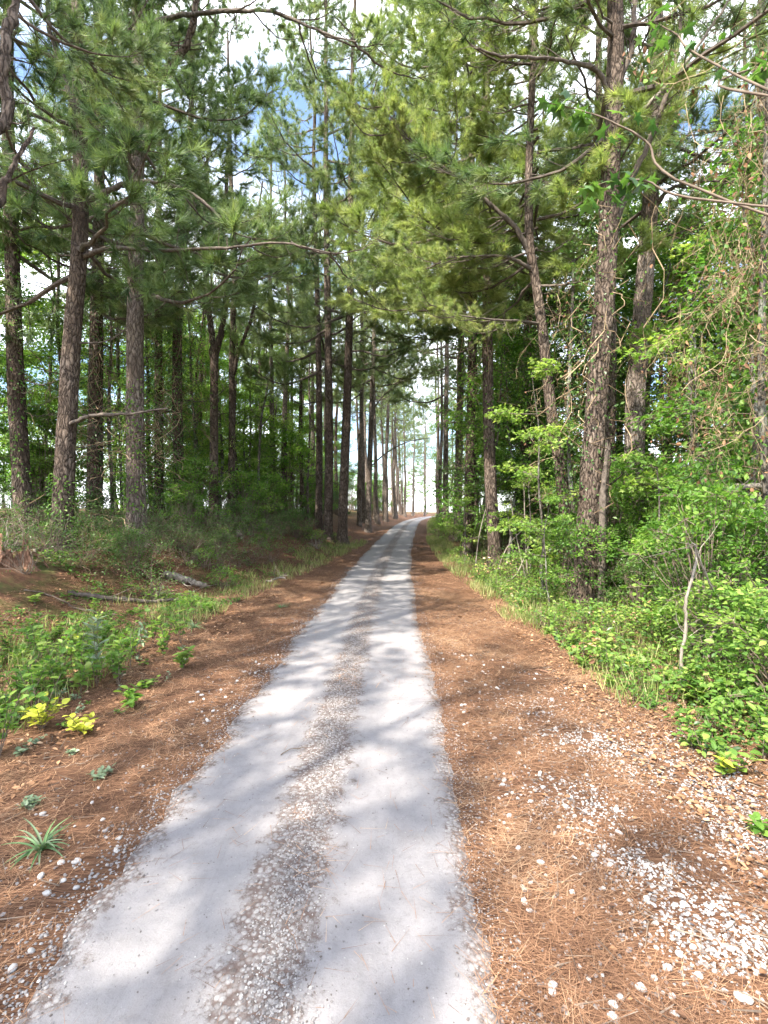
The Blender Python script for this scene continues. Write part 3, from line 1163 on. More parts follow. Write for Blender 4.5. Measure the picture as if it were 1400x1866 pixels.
lp('L1', 'dark pine bole at the far left edge with ivy up its trunk', [(42, 930), (30, 700), (22, 450), (14, 200)], 12.0, .40, 22, 8.5, 16, 1.3, seed=1, dead=4)
lp('L2', 'leaning reddish pine with a dead limb jutting to the right at head height', [(112, 1035), (118, 850), (130, 640), (146, 430), (146, 220)], 10.5, .40, 21, 7.8, 18, 1.3, seed=2, dead=2)
lp('L3', 'vine-clad dark pine between the leaning pine and the large straight one', [(172, 930), (176, 600), (182, 250)], 14.0, .42, 22, 8.6, 16, 1.3, seed=3, dead=5)
lp('L4', 'large straight pine with flaking bark on the left bank', [(248, 960), (246, 640), (250, 360), (251, 110)], 12.0, .44, 23, 8.2, 18, 1.3, seed=4, dead=8, mat='bark_pale')
lp('L5', 'slim pine just right of the large straight pine, hung with dry vines', [(290, 900), (289, 500), (291, 180)], 18.0, .34, 22, 11.0, 16, 1.3, seed=5, dead=12)
lp('L6', 'pine hidden in a tall tower of vines on the left', [(326, 900), (324, 600), (345, 280), (350, 150)], 16.0, .36, 21, 10.0, 15, 1.3, seed=6, dead=12)
lp('L9', 'pale sunlit slender pine standing alone behind the left bank', [(497, 905), (495, 700), (492, 450)], 27.0, .30, 25, 11.5, 16, 1.0, seed=9, mat='bark_pale', dead=10)
lp('L10', 'thin pole-like pine, left of a close pair behind the bank', [(532, 915), (532, 740), (532, 560)], 31.0, .25, 21, 12, 14, .9, seed=10, dead=10)
lp('L11', 'thin pole-like pine, right of a close pair behind the bank', [(551, 925), (548, 740), (553, 560)], 29.0, .26, 21, 11, 14, .9, seed=11, dead=10)
lp('L12', 'leftmost of three tall dark pines at the road bend', [(581, 955), (582, 800), (580, 600), (574, 380)], 24.0, .36, 27, 9.5, 20, 1.35, seed=12, dead=9)
lp('L13', 'middle of three tall dark pines at the road bend', [(598, 971), (600, 800), (598, 600), (594, 300)], 22.0, .40, 28, 11, 20, 1.45, seed=13, side=-.6, dead=9)
lp('L14', 'thickest of three tall dark pines at the road bend, closest to the road', [(624, 968), (630, 800), (636, 620), (640, 450)], 22.0, .44, 28, 11.5, 22, 1.4, seed=14, side=-.5, dead=10)
lp('L15', 'pale pine pole behind the thickest roadside pine', [(655, 950), (658, 780), (661, 650)], 32.0, .32, 27, 10.5, 16, 1.35, seed=15, mat='bark_pale')
lp('L16', 'pale brown pine close to the left road edge past the bend group', [(671, 952), (676, 780), (682, 620)], 30.0, .36, 28, 10.8, 18, 1.3, seed=16, side=-.2, mat='bark_pale')

# the forked broadleaf with a wishbone crotch
r0 = P(389, 915, 18.0)
r0[2] = tz(r0[0], r0[1]) - .1
fork = thing('forked_tree', 'dark forked tree splitting into two stems above the left bank', 'tree', r0)
me, pp, rr_, ss_ = trunk_mesh(np.array([r0, P(390, 800, 18), P(391, 650, 18)]) - r0, [.17, .15, .14], M['bark'], 14)
obj('trunk', me, fork)
limb(fork, [P(391, 660, 18), P(385, 600, 18), P(375, 520, 18), P(378, 430, 18), P(374, 330, 18.2), P(392, 200, 18.4)], .125, .05, 'stem', 'bark', 10, 10, 1)
limb(fork, [P(391, 660, 18), P(404, 600, 17.9), P(412, 540, 17.8), P(408, 450, 17.6), P(413, 300, 17.5), P(420, 160, 17.4)], .12, .05, 'stem', 'bark', 10, 10, 2)
for k in range(9):
    p = P(*((376, 420), (374, 340), (392, 210), (410, 430), (413, 310), (420, 170), (392, 200), (413, 260), (420, 165))[k], 18) - r0
    obj('dead_branch' if k % 3 == 0 else 'bough', (DEADB if k % 3 == 0 else BOUGH)[k % 5], fork, p, (0, -.25, k * 2.4), .75)

r0 = P(421, 905, 21.0)
r0[2] = tz(r0[0], r0[1]) - .1
fork2 = thing('forked_tree', 'slim tree with one limb sweeping up to the right, beside the forked tree', 'tree', r0)
me, pp, rr_, ss_ = trunk_mesh(np.array([r0, P(423, 760, 21), P(423, 640, 21), P(428, 480, 21), P(420, 300, 21), P(415, 60, 21)]) - r0, [.16, .14, .12, .10, .08, .04], M['bark'], 12)
obj('trunk', me, fork2)
limb(fork2, [P(424, 690, 21), P(436, 640, 20.8), P(460, 570, 20.5), P(469, 500, 20.4), P(466, 440, 20.4), P(478, 330, 20.3)], .085, .03, 'limb', 'bark', 8, 14, 3)
for k in range(9):
    p = P(*((424, 520), (426, 420), (420, 320), (418, 200), (416, 110), (467, 460), (474, 380), (416, 80), (419, 250))[k], 21) - r0
    obj('dead_branch' if k % 3 == 0 else 'bough', (DEADB if k % 3 == 0 else BOUGH)[k % 5], fork2, p, (0, -.2, k * 2.4 + 1), .8)

# limbs that show singly on the left pines
R2 = LEFT['L2'][0]
limb(R2, [P(128, 772, 10.45), P(145, 765, 10.2), P(175, 756, 9.9), P(230, 755, 9.6), P(275, 750, 9.4), P(308, 748, 9.2)], .055, .012, 'dead_limb', 'branch', 8, 5, 5)
limb(R2, [P(148, 372, 10.5), P(185, 352, 10.3), P(235, 333, 10.1), P(290, 332, 9.9), P(335, 345, 9.8), P(380, 375, 9.7), P(420, 420, 9.6)], .06, .018, 'limb', 'branch', 8, 16, 6)
limb(R2, [P(146, 470, 10.5), P(200, 452, 10.2), P(280, 455, 9.9), P(370, 452, 9.6), P(450, 445, 9.4), P(520, 440, 9.2), P(600, 455, 9.0)], .055, .012, 'limb', 'branch', 8, 22, 7)
limb(R2, [P(146, 225, 10.5), P(120, 150, 10.4), P(95, 60, 10.3), P(85, -40, 10.2)], .07, .03, 'limb', 'branch', 8, 8, 8)
for k, (x, y) in enumerate(((420, 420), (365, 365), (600, 455), (530, 442), (450, 445), (330, 345))):
    q = P(x, y, 9.6) - np.array(R2.location)
    obj('bough', BOUGH[k], R2, q, (0, .05, .2 + .5 * (k % 3)), .55)
R4 = LEFT['L4'][0]
limb(R4, [P(256, 160, 12), P(285, 145, 11.8), P(310, 125, 11.6), P(345, 70, 11.4), P(370, -20, 11.2)], .13, .06, 'limb', 'bark', 10, 8, 9)
limb(R4, [P(262, 45, 12), P(330, 28, 11.4), P(420, 20, 10.8), P(500, 22, 10.2), P(580, 55, 9.8), P(650, 75, 9.4)], .06, .012, 'limb', 'branch', 8, 18, 10)
for k, (x, y) in enumerate(((420, 20), (500, 22), (580, 55), (640, 70), (460, 20), (545, 40))):
    q = P(x, y, 10.2) - np.array(R4.location)
    obj('bough', BOUGH[k], R4, q, (.1, .15 * (k % 2), -.5 + .35 * k), .62)
for k, (tr, pts) in enumerate((('L12', [(582, 800), (570, 770), (560, 745)]), ('L14', [(640, 640), (660, 640), (700, 650), (730, 640)]),
                               ('L16', [(676, 850), (705, 825), (745, 805), (800, 797)]), ('L16', [(681, 745), (700, 720), (725, 700), (745, 690)]))):
    dd = {'L12': 24, 'L14': 22, 'L16': 30}[tr]
    limb(LEFT[tr][0], [P(x, y, dd - .4 * i) for i, (x, y) in enumerate(pts)], .05, .012, 'limb', 'branch', 6, 10, 20 + k)
# ivy and dry vines on the left trunks
ivy(*LEFT['L1'], 2.2, 9.5, 900, .22, .09, 'leaf', 6, 1)
ivy(*LEFT['L3'], 2.0, 8.5, 2600, .55, .075, 'leaf_dark', 46, 2)
ivy(*LEFT['L4'], 1.8, 5.0, 900, .40, .075, 'leaf', 30, 3)
ivy(*LEFT['L5'], 2.0, 11.0, 3600, .65, .085, 'leaf_dark', 36, 4)
ivy(*LEFT['L6'], 1.5, 10.0, 7000, .95, .08, 'leaf_dark', 60, 5)
ivy(*LEFT['L2'], .6, 2.6, 700, .25, .07, 'leaf', 14, 6)

# ------------------------------------------------------------------ pines and other trees right of the road
RIGHT = {}


def rp(key, *a, **k):
    RIGHT[key] = pine(*a, **k)
    return RIGHT[key]


rp('R1', 'big rough-barked pine at the edge of the right thicket', [(1068, 1050), (1076, 900), (1090, 700), (1106, 480), (1114, 300), (1122, 120)], 9.0, 0.42, 22, 9.8, 14, 1.3, seed=31, dead=7, dead_rng=(7.5, 12))
rp('R2', 'pale-barked pine rising out of the shrubs right of the big rough one', [(1155, 900), (1158, 740), (1168, 600), (1182, 420), (1196, 210)], 12.5, .52, 23, 10.5, 14, 1.3, seed=32, mat='bark_pale', dead=7, dead_rng=(8, 13))
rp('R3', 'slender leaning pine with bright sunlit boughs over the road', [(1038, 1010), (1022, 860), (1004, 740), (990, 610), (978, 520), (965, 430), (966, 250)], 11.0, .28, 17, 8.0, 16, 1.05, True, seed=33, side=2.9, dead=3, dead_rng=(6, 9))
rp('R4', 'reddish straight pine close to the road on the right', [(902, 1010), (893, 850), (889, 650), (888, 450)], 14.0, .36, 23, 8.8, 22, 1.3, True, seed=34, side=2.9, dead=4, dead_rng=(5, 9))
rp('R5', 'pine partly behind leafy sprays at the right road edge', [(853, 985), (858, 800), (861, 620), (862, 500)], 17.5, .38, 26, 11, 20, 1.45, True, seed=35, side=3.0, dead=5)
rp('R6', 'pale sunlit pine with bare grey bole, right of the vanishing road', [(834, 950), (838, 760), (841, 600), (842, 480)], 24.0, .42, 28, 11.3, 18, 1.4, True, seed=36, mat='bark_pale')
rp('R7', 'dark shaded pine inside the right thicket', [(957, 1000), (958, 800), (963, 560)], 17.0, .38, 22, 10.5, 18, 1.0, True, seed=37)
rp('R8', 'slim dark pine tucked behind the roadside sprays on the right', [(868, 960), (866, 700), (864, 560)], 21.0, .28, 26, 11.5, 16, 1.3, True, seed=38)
rp('R9', 'far pine just right of where the road disappears', [(812, 940), (813, 760), (816, 560)], 34.0, .42, 28, 10, 18, 1.4, seed=39, mat='bark_pale')
R1 = RIGHT['R1'][0]
# second stem grown against the big pine, and its upper limbs
limb(R1, [P(1094, 1045, 9.1), P(1097, 930, 9.1), P(1099, 850, 9.1), P(1106, 700, 9.15), P(1112, 560, 9.2)], .13, .05, 'stem', 'bark', 10, 4, 30)
limb(R1, [P(1118, 420, 9), P(1150, 330, 8.9), P(1190, 240, 8.7), P(1225, 130, 8.6), P(1240, 20, 8.5), P(1245, -80, 8.4)], .06, .02, 'limb', 'branch', 8, 14, 31)
limb(R1, [P(1112, 180, 9), P(1090, 130, 8.8), P(1040, 112, 8.5), P(970, 106, 8.2), P(900, 100, 8.0), P(860, 85, 7.9)], .05, .012, 'limb', 'branch', 8, 16, 32)
limb(R1, [P(1124, 230, 9), P(1170, 200, 8.8), P(1230, 140, 8.5), P(1290, 60, 8.2), P(1330, 0, 8.0)], .05, .015, 'limb', 'dead', 8, 14, 33)
limb(R1, [P(1124, 160, 9), P(1150, 90, 9), P(1160, 0, 9), P(1168, -90, 9)], .06, .03, 'limb', 'branch', 8, 10, 34)
R2_ = RIGHT['R2'][0]
limb(R2_, [P(1190, 385, 12.5), P(1215, 350, 12.2), P(1250, 335, 12), P(1290, 330, 11.8), P(1330, 332, 11.6)], .06, .02, 'limb', 'branch', 8, 10, 35)
limb(R2_, [P(1200, 230, 12.5), P(1250, 160, 12), P(1310, 110, 11.5), P(1370, 80, 11)], .05, .015, 'limb', 'branch', 8, 14, 36)
limb(R2_, [P(1196, 280, 12.5), P(1160, 230, 12.5), P(1130, 160, 12.5), P(1110, 90, 12.5)], .05, .015, 'limb', 'branch', 8, 14, 37)
R3_ = RIGHT['R3'][0]
b3 = np.array(R3_.location)
sweep = [P(968, 470, 11), P(940, 415, 10.9), P(890, 370, 10.8), P(850, 330, 10.7), P(800, 295, 10.6), P(750, 250, 10.5), P(705, 195, 10.4)]
limb(R3_, sweep, .065, .012, 'limb', 'branch', 8, 26, 38)
low = [P(970, 490, 11), P(930, 470, 10.8), P(880, 466, 10.6), P(815, 470, 10.4)]
limb(R3_, low, .05, .012, 'limb', 'branch', 8, 14, 39)
low2 = [P(985, 590, 11), P(950, 585, 10.7), P(900, 582, 10.4), P(840, 575, 10.2), P(790, 560, 10)]
limb(R3_, low2, .035, .008, 'limb', 'branch', 8, 14, 40)
rng = np.random.default_rng(5)
for k in range(26):
    f = k / 25
    pth = smooth_path(sweep, 60)
    q = pth[int(8 + 51 * f)]
    obj('bough', BOUGH_BRIGHT[k % 5], R3_, q - b3, (rng.normal(0, .3), -.35 + rng.normal(0, .3), 2.6 + rng.normal(0, .9)), rng.uniform(.38, .62))
for k in range(12):
    pth = smooth_path(low if k % 2 else low2, 40)
    q = pth[int(6 + 33 * k / 11)]
    obj('bough', BOUGH_BRIGHT[k % 5], R3_, q - b3, (rng.normal(0, .2), .02 + rng.normal(0, .12), 2.9 + rng.normal(0, .6)), rng.uniform(.32, .5))

# snag beside the big pine
r0 = P(1096, 1040, 8.7)
r0[2] = tz(r0[0], r0[1]) - .08
mb = MB()
sp = smooth_path(np.array([r0, P(1098, 930, 8.7), P(1101, 880, 8.7), P(1107, 815, 8.7)]) - r0, 22)
tube(mb, sp, np.linspace(.075, .035, 22) * (1 + .1 * np.sin(np.arange(22) * 1.7)), 9, 0, .5, .14)
e = sp[-1]
for k in range(6):
    a = k * 1.05
    sticks(mb, [e + np.array((math.cos(a) * .03, math.sin(a) * .03, -.05))], [e + np.array((math.cos(a) * .035, math.sin(a) * .035, .05 + .12 * ((k * 37) % 5) / 5))], .02, .003, 0)
tag(obj('snag', mb.mesh('snag', [M['branch']]), None, r0), 'short pale broken snag standing against the big rough pine', 'dead tree')
ivy(*RIGHT['R1'], 1.0, 8.2, 1900, .45, .07, 'leaf_dark', 26, 11, lean=(-.35, .2))
ivy(*RIGHT['R2'], 1.0, 3.6, 900, .50, .075, 'leaf', 14, 12)
ivy(*RIGHT['R3'], 1.0, 3.6, 500, .30, .07, 'leaf', 10, 13)
ivy(*RIGHT['R4'], 3.5, 8.5, 1300, .55, .085, 'leaf', 16, 14, lean=(.3, .2))
ivy(*RIGHT['R5'], 1.0, 9.0, 1500, .45, .085, 'leaf', 14, 15)
ivy(*RIGHT['R7'], 1.0, 10.0, 5200, 1.0, .09, 'leaf_dark', 30, 16)
ivy(*RIGHT['R8'], 1.0, 9.0, 2200, .7, .09, 'leaf_dark', 20, 17)
ivy(*RIGHT['R6'], 1.0, 3.0, 700, .5, .09, 'leaf', 8, 18)

# far pines along both sides and behind; nothing tells them apart
fr = np.random.default_rng(21)
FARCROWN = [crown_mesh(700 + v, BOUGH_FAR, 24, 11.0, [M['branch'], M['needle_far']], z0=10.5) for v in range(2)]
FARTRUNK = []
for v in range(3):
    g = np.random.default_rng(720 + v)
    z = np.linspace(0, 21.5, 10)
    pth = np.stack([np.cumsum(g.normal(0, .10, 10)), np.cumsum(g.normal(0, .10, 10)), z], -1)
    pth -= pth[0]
    FARTRUNK.append(trunk_mesh(pth, list(np.linspace(.19, .04, 8)), M[('bark_pale', 'bark_pale', 'bark')[v]], 9)[0])  # mostly pale bark: far boles lightened, distance haze put into the colour


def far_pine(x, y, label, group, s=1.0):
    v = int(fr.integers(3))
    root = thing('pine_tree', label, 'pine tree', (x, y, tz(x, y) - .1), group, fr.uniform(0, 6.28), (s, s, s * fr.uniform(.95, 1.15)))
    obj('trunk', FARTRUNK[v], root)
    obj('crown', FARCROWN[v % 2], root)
    return root


for y in (35, 38.5, 42, 46, 50, 55, 61, 69, 80, 95):
    for row in range(2):
        x = float(roadc(y)) - fr.uniform(2.0, 3.0) - row * fr.uniform(2.6, 4.5)
        far_pine(x, y + fr.uniform(-1, 1), 'distant pine in the row along the left road edge', 'far pines along the left road edge', fr.uniform(.85, 1.1))
for y in (63, 66.5, 71, 76, 84, 89, 99, 106, 118):
    x = float(roadc(y)) - fr.uniform(1.9, 4.5)
    far_pine(x, y, 'slim pine where the road bends out of sight', 'slim pines at the far bend', (.62, .62, .95)[int(fr.integers(3))])
for px_, y in ((722, 125), (742, 140), (768, 132), (812, 128), (838, 140), (700, 135)):
    broadleaf(('tall', 'wall_c', 'wall_a')[px_ % 3], PX(px_, y), float(y), 'hazy green tree closing the far end of the road', .8, group='trees closing the far end of the road')
for y in (38, 46, 55):
    for row in range(2):
        x = float(roadc(y)) + fr.uniform(2.3, 3.2) + row * fr.uniform(2.6, 4.5)
        far_pine(x, y + fr.uniform(-1, 1), 'distant pine in the row along the right road edge', 'far pines along the right road edge', fr.uniform(.85, 1.1))
for x, y in ((-9, 24), (-12, 19), (-7.5, 30), (-10.5, 34), (-5.6, 27), (-13, 38), (-8, 42), (-6.0, 36)):
    far_pine(x, y, 'slender pine deep in the left wood', 'slender pines deep in the left wood', fr.uniform(.75, 1.0))
for k, (px_, d_, h_) in enumerate(((432, 24, 12), (452, 26, 14), (470, 23, 10), (512, 30, 15), (562, 27, 12), (345, 20, 11), (362, 22, 13), (205, 16, 9), (222, 18, 12), (92, 15, 9), (72, 17, 12), (478, 33, 16), (540, 36, 16), (400, 27, 14))):
    x, y = PX(px_, d_), float(d_)
    rt = thing('slender_pole_tree', 'thin bare pole of a young tree among the left trunks', 'tree', (x, y, tz(x, y) - .1), 'thin young poles among the left trunks', fr.uniform(0, 6.28))
    zz = np.linspace(0, h_, 7)
    pth = np.stack([np.cumsum(fr.normal(0, .12, 7)), np.cumsum(fr.normal(0, .12, 7)), zz], -1)
    me, pp, rr_, ss_ = trunk_mesh(pth - pth[0], [fr.uniform(.05, .085), .05, .02], M[('bark', 'bark_pale', 'bark_grey')[k % 3]], 8, .4)
    obj('trunk', me, rt)
    for e in range(7):
        i_ = int(len(pp) * fr.uniform(.25, .97))
        obj('dead_branch', DEADB[int(fr.integers(5))], rt, pp[i_], (fr.normal(0, .3), -.35 + fr.normal(0, .2), fr.uniform(0, 6.28)), fr.uniform(.35, .8))
for x, y in ((6.3, 13.6), (8.4, 10.6), (7, 22), (9.5, 18), (12, 25), (6, 28), (10, 32), (15, 20), (14, 14)):
    far_pine(x, y, 'pine deep in the right wood', 'pines deep in the right wood', fr.uniform(.8, 1.05))
# the wood behind the viewer: unseen pines added and sized to shade the road
for x, y, sc in ((-6.0, -9.0, .66), (-6.4, -5.5, .66), (-5.8, -2.2, .63), (-6.5, 1.0, .66), (-6.3, 4.2, .62), (-7.6, 7.2, .68), (-9.5, -7.5, .85), (-10, -2, .85), (-9.8, 3.0, .82), (-5.6, -13, .8), (-11.8, 5.5, .95)):
    far_pine(x, y, 'unseen pine added to the left wood beside and behind the viewer for shade', 'pines added beside and behind the viewer for shade', sc)

# ------------------------------------------------------------------ broadleaf trees
KIND_WORD = {'mid_a': 'slim green-leaved', 'mid_b': 'tall green-leaved', 'mid_c': 'small fresh-green', 'mid_d': 'small dark-leaved', 'tall': 'very tall high-crowned', 'wall_a': 'bushy green', 'wall_b': 'bushy dark-leaved', 'wall_c': 'bushy fresh-green'}
for k, (x, y, kd, s) in enumerate(((-14, 17, 'mid_a', 1), (-10.5, 16, 'mid_c', .85), (-12.5, 23, 'mid_b', 1), (-9.5, 26, 'mid_c', 1.1), (-8, 21, 'mid_c', .75), (-7, 25.5, 'mid_c', .9),
                                   (-6.2, 31, 'mid_c', .95), (-10, 30, 'mid_b', .9), (-5.6, 38, 'mid_c', 1), (-15, 32, 'tall', .9), (-9, 37, 'mid_a', 1), (-4.8, 47, 'mid_a', .8),
                                   (-14, 41, 'tall', 1.0), (-7, 50, 'mid_b', 1), (-11.5, 13.0, 'wall_c', .8), (-13.4, 11.5, 'wall_a', 1.0), (-12.0, 18.5, 'wall_c', 1.0), (-9.6, 20.5, 'wall_a', .9),
                                   (-7.8, 23.5, 'wall_c', .85), (-6.3, 28.5, 'wall_c', .9), (-11, 27.5, 'wall_c', 1.0), (-8.5, 33, 'wall_a', 1.0), (-5.4, 43, 'wall_a', 1.0), (-6.5, 62, 'wall_b', .8), (-9, 70, 'wall_a', 1.0), (-20, 38, 'wall_c', .9), (-26, 44, 'wall_a', 1.0), (-33, 48, 'wall_c', 1.0), (-18, 52, 'wall_a', .9), (-40, 52, 'wall_a', 1.0), (-25, 60, 'wall_c', 1.0), (-14, 60, 'wall_c', .8), (-31, 36, 'mid_c', 1.0), (-23, 29, 'mid_c', .9))):
    broadleaf(kd, x, y, KIND_WORD[kd] + ' broadleaf tree in the backdrop of the left wood', s, group='broadleaf backdrop of the left wood')
for k, (x, y, kd, s) in enumerate(((6.5, 21.5, 'mid_d', .95), (6.5, 16.5, 'mid_d', 1.0), (8.9, 15, 'mid_b', .9), (7.2, 24, 'mid_a', 1.0), (10.5, 21, 'tall', .9), (11.5, 15.5, 'mid_c', 1.1), (13.5, 18, 'mid_b', 1.0),
                                   (9.9, 11.4, 'mid_a', .9), (12.6, 11.5, 'mid_b', .85), (7.8, 29, 'mid_c', 1.0), (8.2, 31, 'tall', .9), (7.2, 35, 'mid_d', .8), (7.8, 39, 'mid_b', 1),
                                   (9.2, 46, 'mid_a', 1), (12.5, 58, 'mid_b', 1), (9.2, 66, 'mid_c', .7), (6.0, 18.5, 'wall_b', .9), (9.8, 16.6, 'wall_a', .9), (11.6, 13.4, 'wall_c', 1.0), (9.0, 18.5, 'wall_b', 1.1), (7.0, 21, 'wall_a', 1.0), (12.5, 9.6, 'wall_a', .95),
                                   (7.6, 26, 'wall_c', .9), (13, 16, 'wall_c', 1.2), (9.2, 32, 'wall_a', 1.0), (10.4, 8.3, 'wall_c', .75), (8.4, 41, 'wall_b', .9), (7.0, 50, 'wall_a', 1.0))):
    broadleaf(kd, x, y, KIND_WORD[kd] + ' broadleaf tree in the backdrop of the right wood', s, group='broadleaf backdrop of the right wood')
for k in range(26):
    a = -1.15 + 2.3 * k / 25 + fr.normal(0, .02)
    dd = fr.uniform(120, 190)
    broadleaf(('tall', 'mid_b', 'mid_a')[k % 3], math.sin(a) * dd, math.cos(a) * dd, 'far-off tree on the skyline beyond the wood', fr.uniform(.8, 1.15), group='trees on the far skyline')

# saplings with large pale leaves at the right edge
broadleaf('sap_b', PX(1000, 9.8), 9.8, 'bright yellow-green star-leaved sapling in front of the leaning pine', .86, 1.0, name='sapling', cat='sapling')
broadleaf('sap_a', PX(965, 12), 12.0, 'bright green star-leaved sapling left of the leaning pine', .75, 2.0, name='sapling', cat='sapling')
broadleaf('sap_a', PX(1000, 8.8), 8.8, 'low star-leaved sapling at the foot of the leaning pine', .48, 3.0, name='sapling', cat='sapling')
broadleaf('sap_b', PX(1300, 9.2), 9.2, 'tall bright sapling wreathed in dry vines on the right', 1.2, .4, name='sapling', cat='sapling')
broadleaf('sap_a', PX(1190, 8.6), 8.6, 'yellow-green sapling below the pale-barked pine', .72, .9, name='sapling', cat='sapling')
broadleaf('sap_c', PX(1330, 8.0), 8.0, 'dense green sapling near the right edge of the picture', 1.25, 1.3, name='sapling', cat='sapling')
broadleaf('sap_c', PX(1290, 13.8), 13.8, 'dark green sapling behind the vine-wreathed sapling', 1.2, 2.1, name='sapling', cat='sapling')
broadleaf('sap_c', PX(925, 15.2), 15.2, 'sapling with leafy sprays behind the reddish straight pine', 1.2, 2.9, name='sapling', cat='sapling')
broadleaf('sap_a', PX(848, 16.2), 16.2, 'small bright sapling at the right road edge by the leafy pine', .6, 2.4, name='sapling', cat='sapling')
broadleaf('sap_c', PX(905, 16), 16.0, 'dark sapling behind the reddish straight pine', 1.3, .2, name='sapling', cat='sapling')


# ------------------------------------------------------------------ shrubs and brush
def scatter_region(n, yr_, uf, seed, mind=.3):
    """points (x, y) with y in yr_ and sideways distance from the road centre uf(y, rnd)"""
    g = np.random.default_rng(seed)
    pts = []
    tries = 0
    while len(pts) < n and tries < n * 60:
        tries += 1
        y = yr_[0] + (yr_[1] - yr_[0]) * g.random() ** 1.25
        x = float(roadc(y)) + uf(y, g.random())
        if all((x - a) ** 2 + (y - b) ** 2 > mind * mind for a, b in pts):
            pts.append((x, y))
    return pts


def verge_r(y):
    """where the green begins on the right, from the road centre"""
    return float(np.interp(y, [0, 3.5, 6, 10, 16, 24, 33, 60], [3.0, 2.85, 2.8, 2.75, 2.3, 2.0, 2.0, 2.2]))


def verge_l(y):
    return float(np.interp(y, [0, 4, 7, 10, 16, 22, 60], [3.4, 3.2, 3.4, 3.0, 2.3, 1.8, 1.9]))


sg = np.random.default_rng(31)
# right: the thicket wall
RT = {'a': 'fresh-green shrub massed in the right-hand thicket', 'b': 'mid-green shrub massed in the right-hand thicket', 'd': 'tall mid-green shrub massed in the right-hand thicket', 'e': 'dark-leaved shrub massed in the right-hand thicket'}
for (x, y) in scatter_region(64, (5.5, 22), lambda y, r: verge_r(y) + .9 + 5.0 * r, 41, .75):
    px_ = 700 + 900 * x / y
    if 850 < px_ < 1030 and y < 17:
        continue
    k = 'abdbe'[sg.integers(5)]
    s = sg.uniform(.7, 1.15)
    shrub(k, x, y, RT[k], s, s * sg.uniform(.85, 1.2), 'shrubs of the right-hand thicket')
for (x, y) in scatter_region(34, (20, 60), lambda y, r: verge_r(y) + .2 + 4.0 * r, 42, .8):
    shrub('acf'[sg.integers(3)], x, y, 'low bright shrub along the far right road edge', sg.uniform(.7, 1.0), group='shrubs along the far right road edge')
for (x, y) in scatter_region(26, (10, 22), lambda y, r: 5.5 + 5 * r, 43, .9):
    shrub('deb'[sg.integers(3)], x, y, 'tall dark shrub deep in the right wood', sg.uniform(1.2, 1.9), group='tall shrubs deep in the right wood')
# right: the big bush close to the viewer
NB = (('glossy bright bush leaning in at the right picture edge', 'a', 3.62, 4.35, 1.05, .9), ('bright bush just behind the crooked pale stem', 'c', 3.75, 5.4, 1.0, .9), ('bright low bush on the right edge near the viewer', 'c', 3.05, 3.25, .55, .5),
      ('small bright bush at the foot of the crooked stem', 'f', 3.1, 4.6, .8, .8), ('tall green bush behind the glossy one', 'b', 4.6, 5.6, 1.0, 1.0), ('green bush under the leaning vine', 'b', 5.2, 7.0, 1.1, 1.0),
      ('tall bush on the right edge under the grey fallen limb', 'd', 6.0, 7.8, 1.0, .8), ('dark bush in the hollow behind the crooked stem', 'e', 4.2, 6.6, .9, .8))
def near_bush(kind, x, y, label, s_, sz_, nleaf, seed):
    """a bush close to the viewer: mass of foliage, and its outermost leaves one by one"""
    g_ = np.random.default_rng(seed)
    root = thing('bush', label, 'bush', (x, y, tz(x, y) - .02), 'bushes on the right near the viewer')
    o_ = obj('foliage', SHRUB[kind], root, (0, 0, 0), (0, 0, seed * 1.3), (s_, s_, sz_))
    o_['kind'] = 'stuff'
    if nleaf:
        me_ = SHRUB[kind]
        co = np.empty(len(me_.vertices) * 3, np.float32)
        me_.vertices.foreach_get('co', co)
        co = co.reshape(-1, 3).astype(float)
        c_, n_ = math.cos(seed * 1.3), math.sin(seed * 1.3)
        co = np.stack([co[:, 0] * c_ - co[:, 1] * n_, co[:, 0] * n_ + co[:, 1] * c_, co[:, 2]], -1) * np.array((s_, s_, sz_))
        score = -co[:, 0] * .5 - co[:, 1] * .6 + co[:, 2] * .7 + g_.normal(0, .12, len(co))
        best = np.argsort(-score)[:nleaf * 12]
        for q in co[g_.choice(best, nleaf, False)]:
            obj('leaf', LF_G[int(g_.integers(3))], root, q + np.array((-.02, -.03, .01)), (g_.uniform(-.5, .5), g_.normal(0, .4), g_.uniform(0, 6.28)), s_ * g_.uniform(.05, .085))
    return root


# left: scrub on the bank
for (x, y) in scatter_region(34, (9.5, 24), lambda y, r: -(verge_l(y) + 1.4 + 5.5 * r), 44, .7):
    if sg.random() < .5:
        shrub('eeg'[sg.integers(3)], x, y, 'dark scrubby shrub on the left bank', sg.uniform(.55, .95), group='dark shrubs on the left bank')
    else:
        brush(int(sg.integers(5)), x, y, 'thicket of bare grey stems on the left bank', sg.uniform(.6, 1.05), 'bare brush on the left bank')
for (x, y) in scatter_region(30, (14, 40), lambda y, r: -(5.0 + 7 * r), 45, .8):
    shrub('edbb'[sg.integers(4)], x, y, 'shrub among the trunks of the left wood', sg.uniform(.8, 1.5), group='shrubs among the left trunks')
for (x, y) in scatter_region(14, (8.2, 12.5), lambda y, r: -(5.2 + 5.5 * r), 46, .7):
    brush(int(sg.integers(4)), x, y, 'tangle of dry stems below the big left pines', sg.uniform(.7, 1.1), 'dry tangles below the left pines')
for (x, y) in scatter_region(12, (8.5, 19), lambda y, r: verge_r(y) + .6 + 2.2 * r, 47, .6):
    brush(int((2, 4, 3)[sg.integers(3)]), x, y, 'bleached bare twigs in front of the right thicket', sg.uniform(.6, 1.0), 'bare twigs in front of the right thicket')

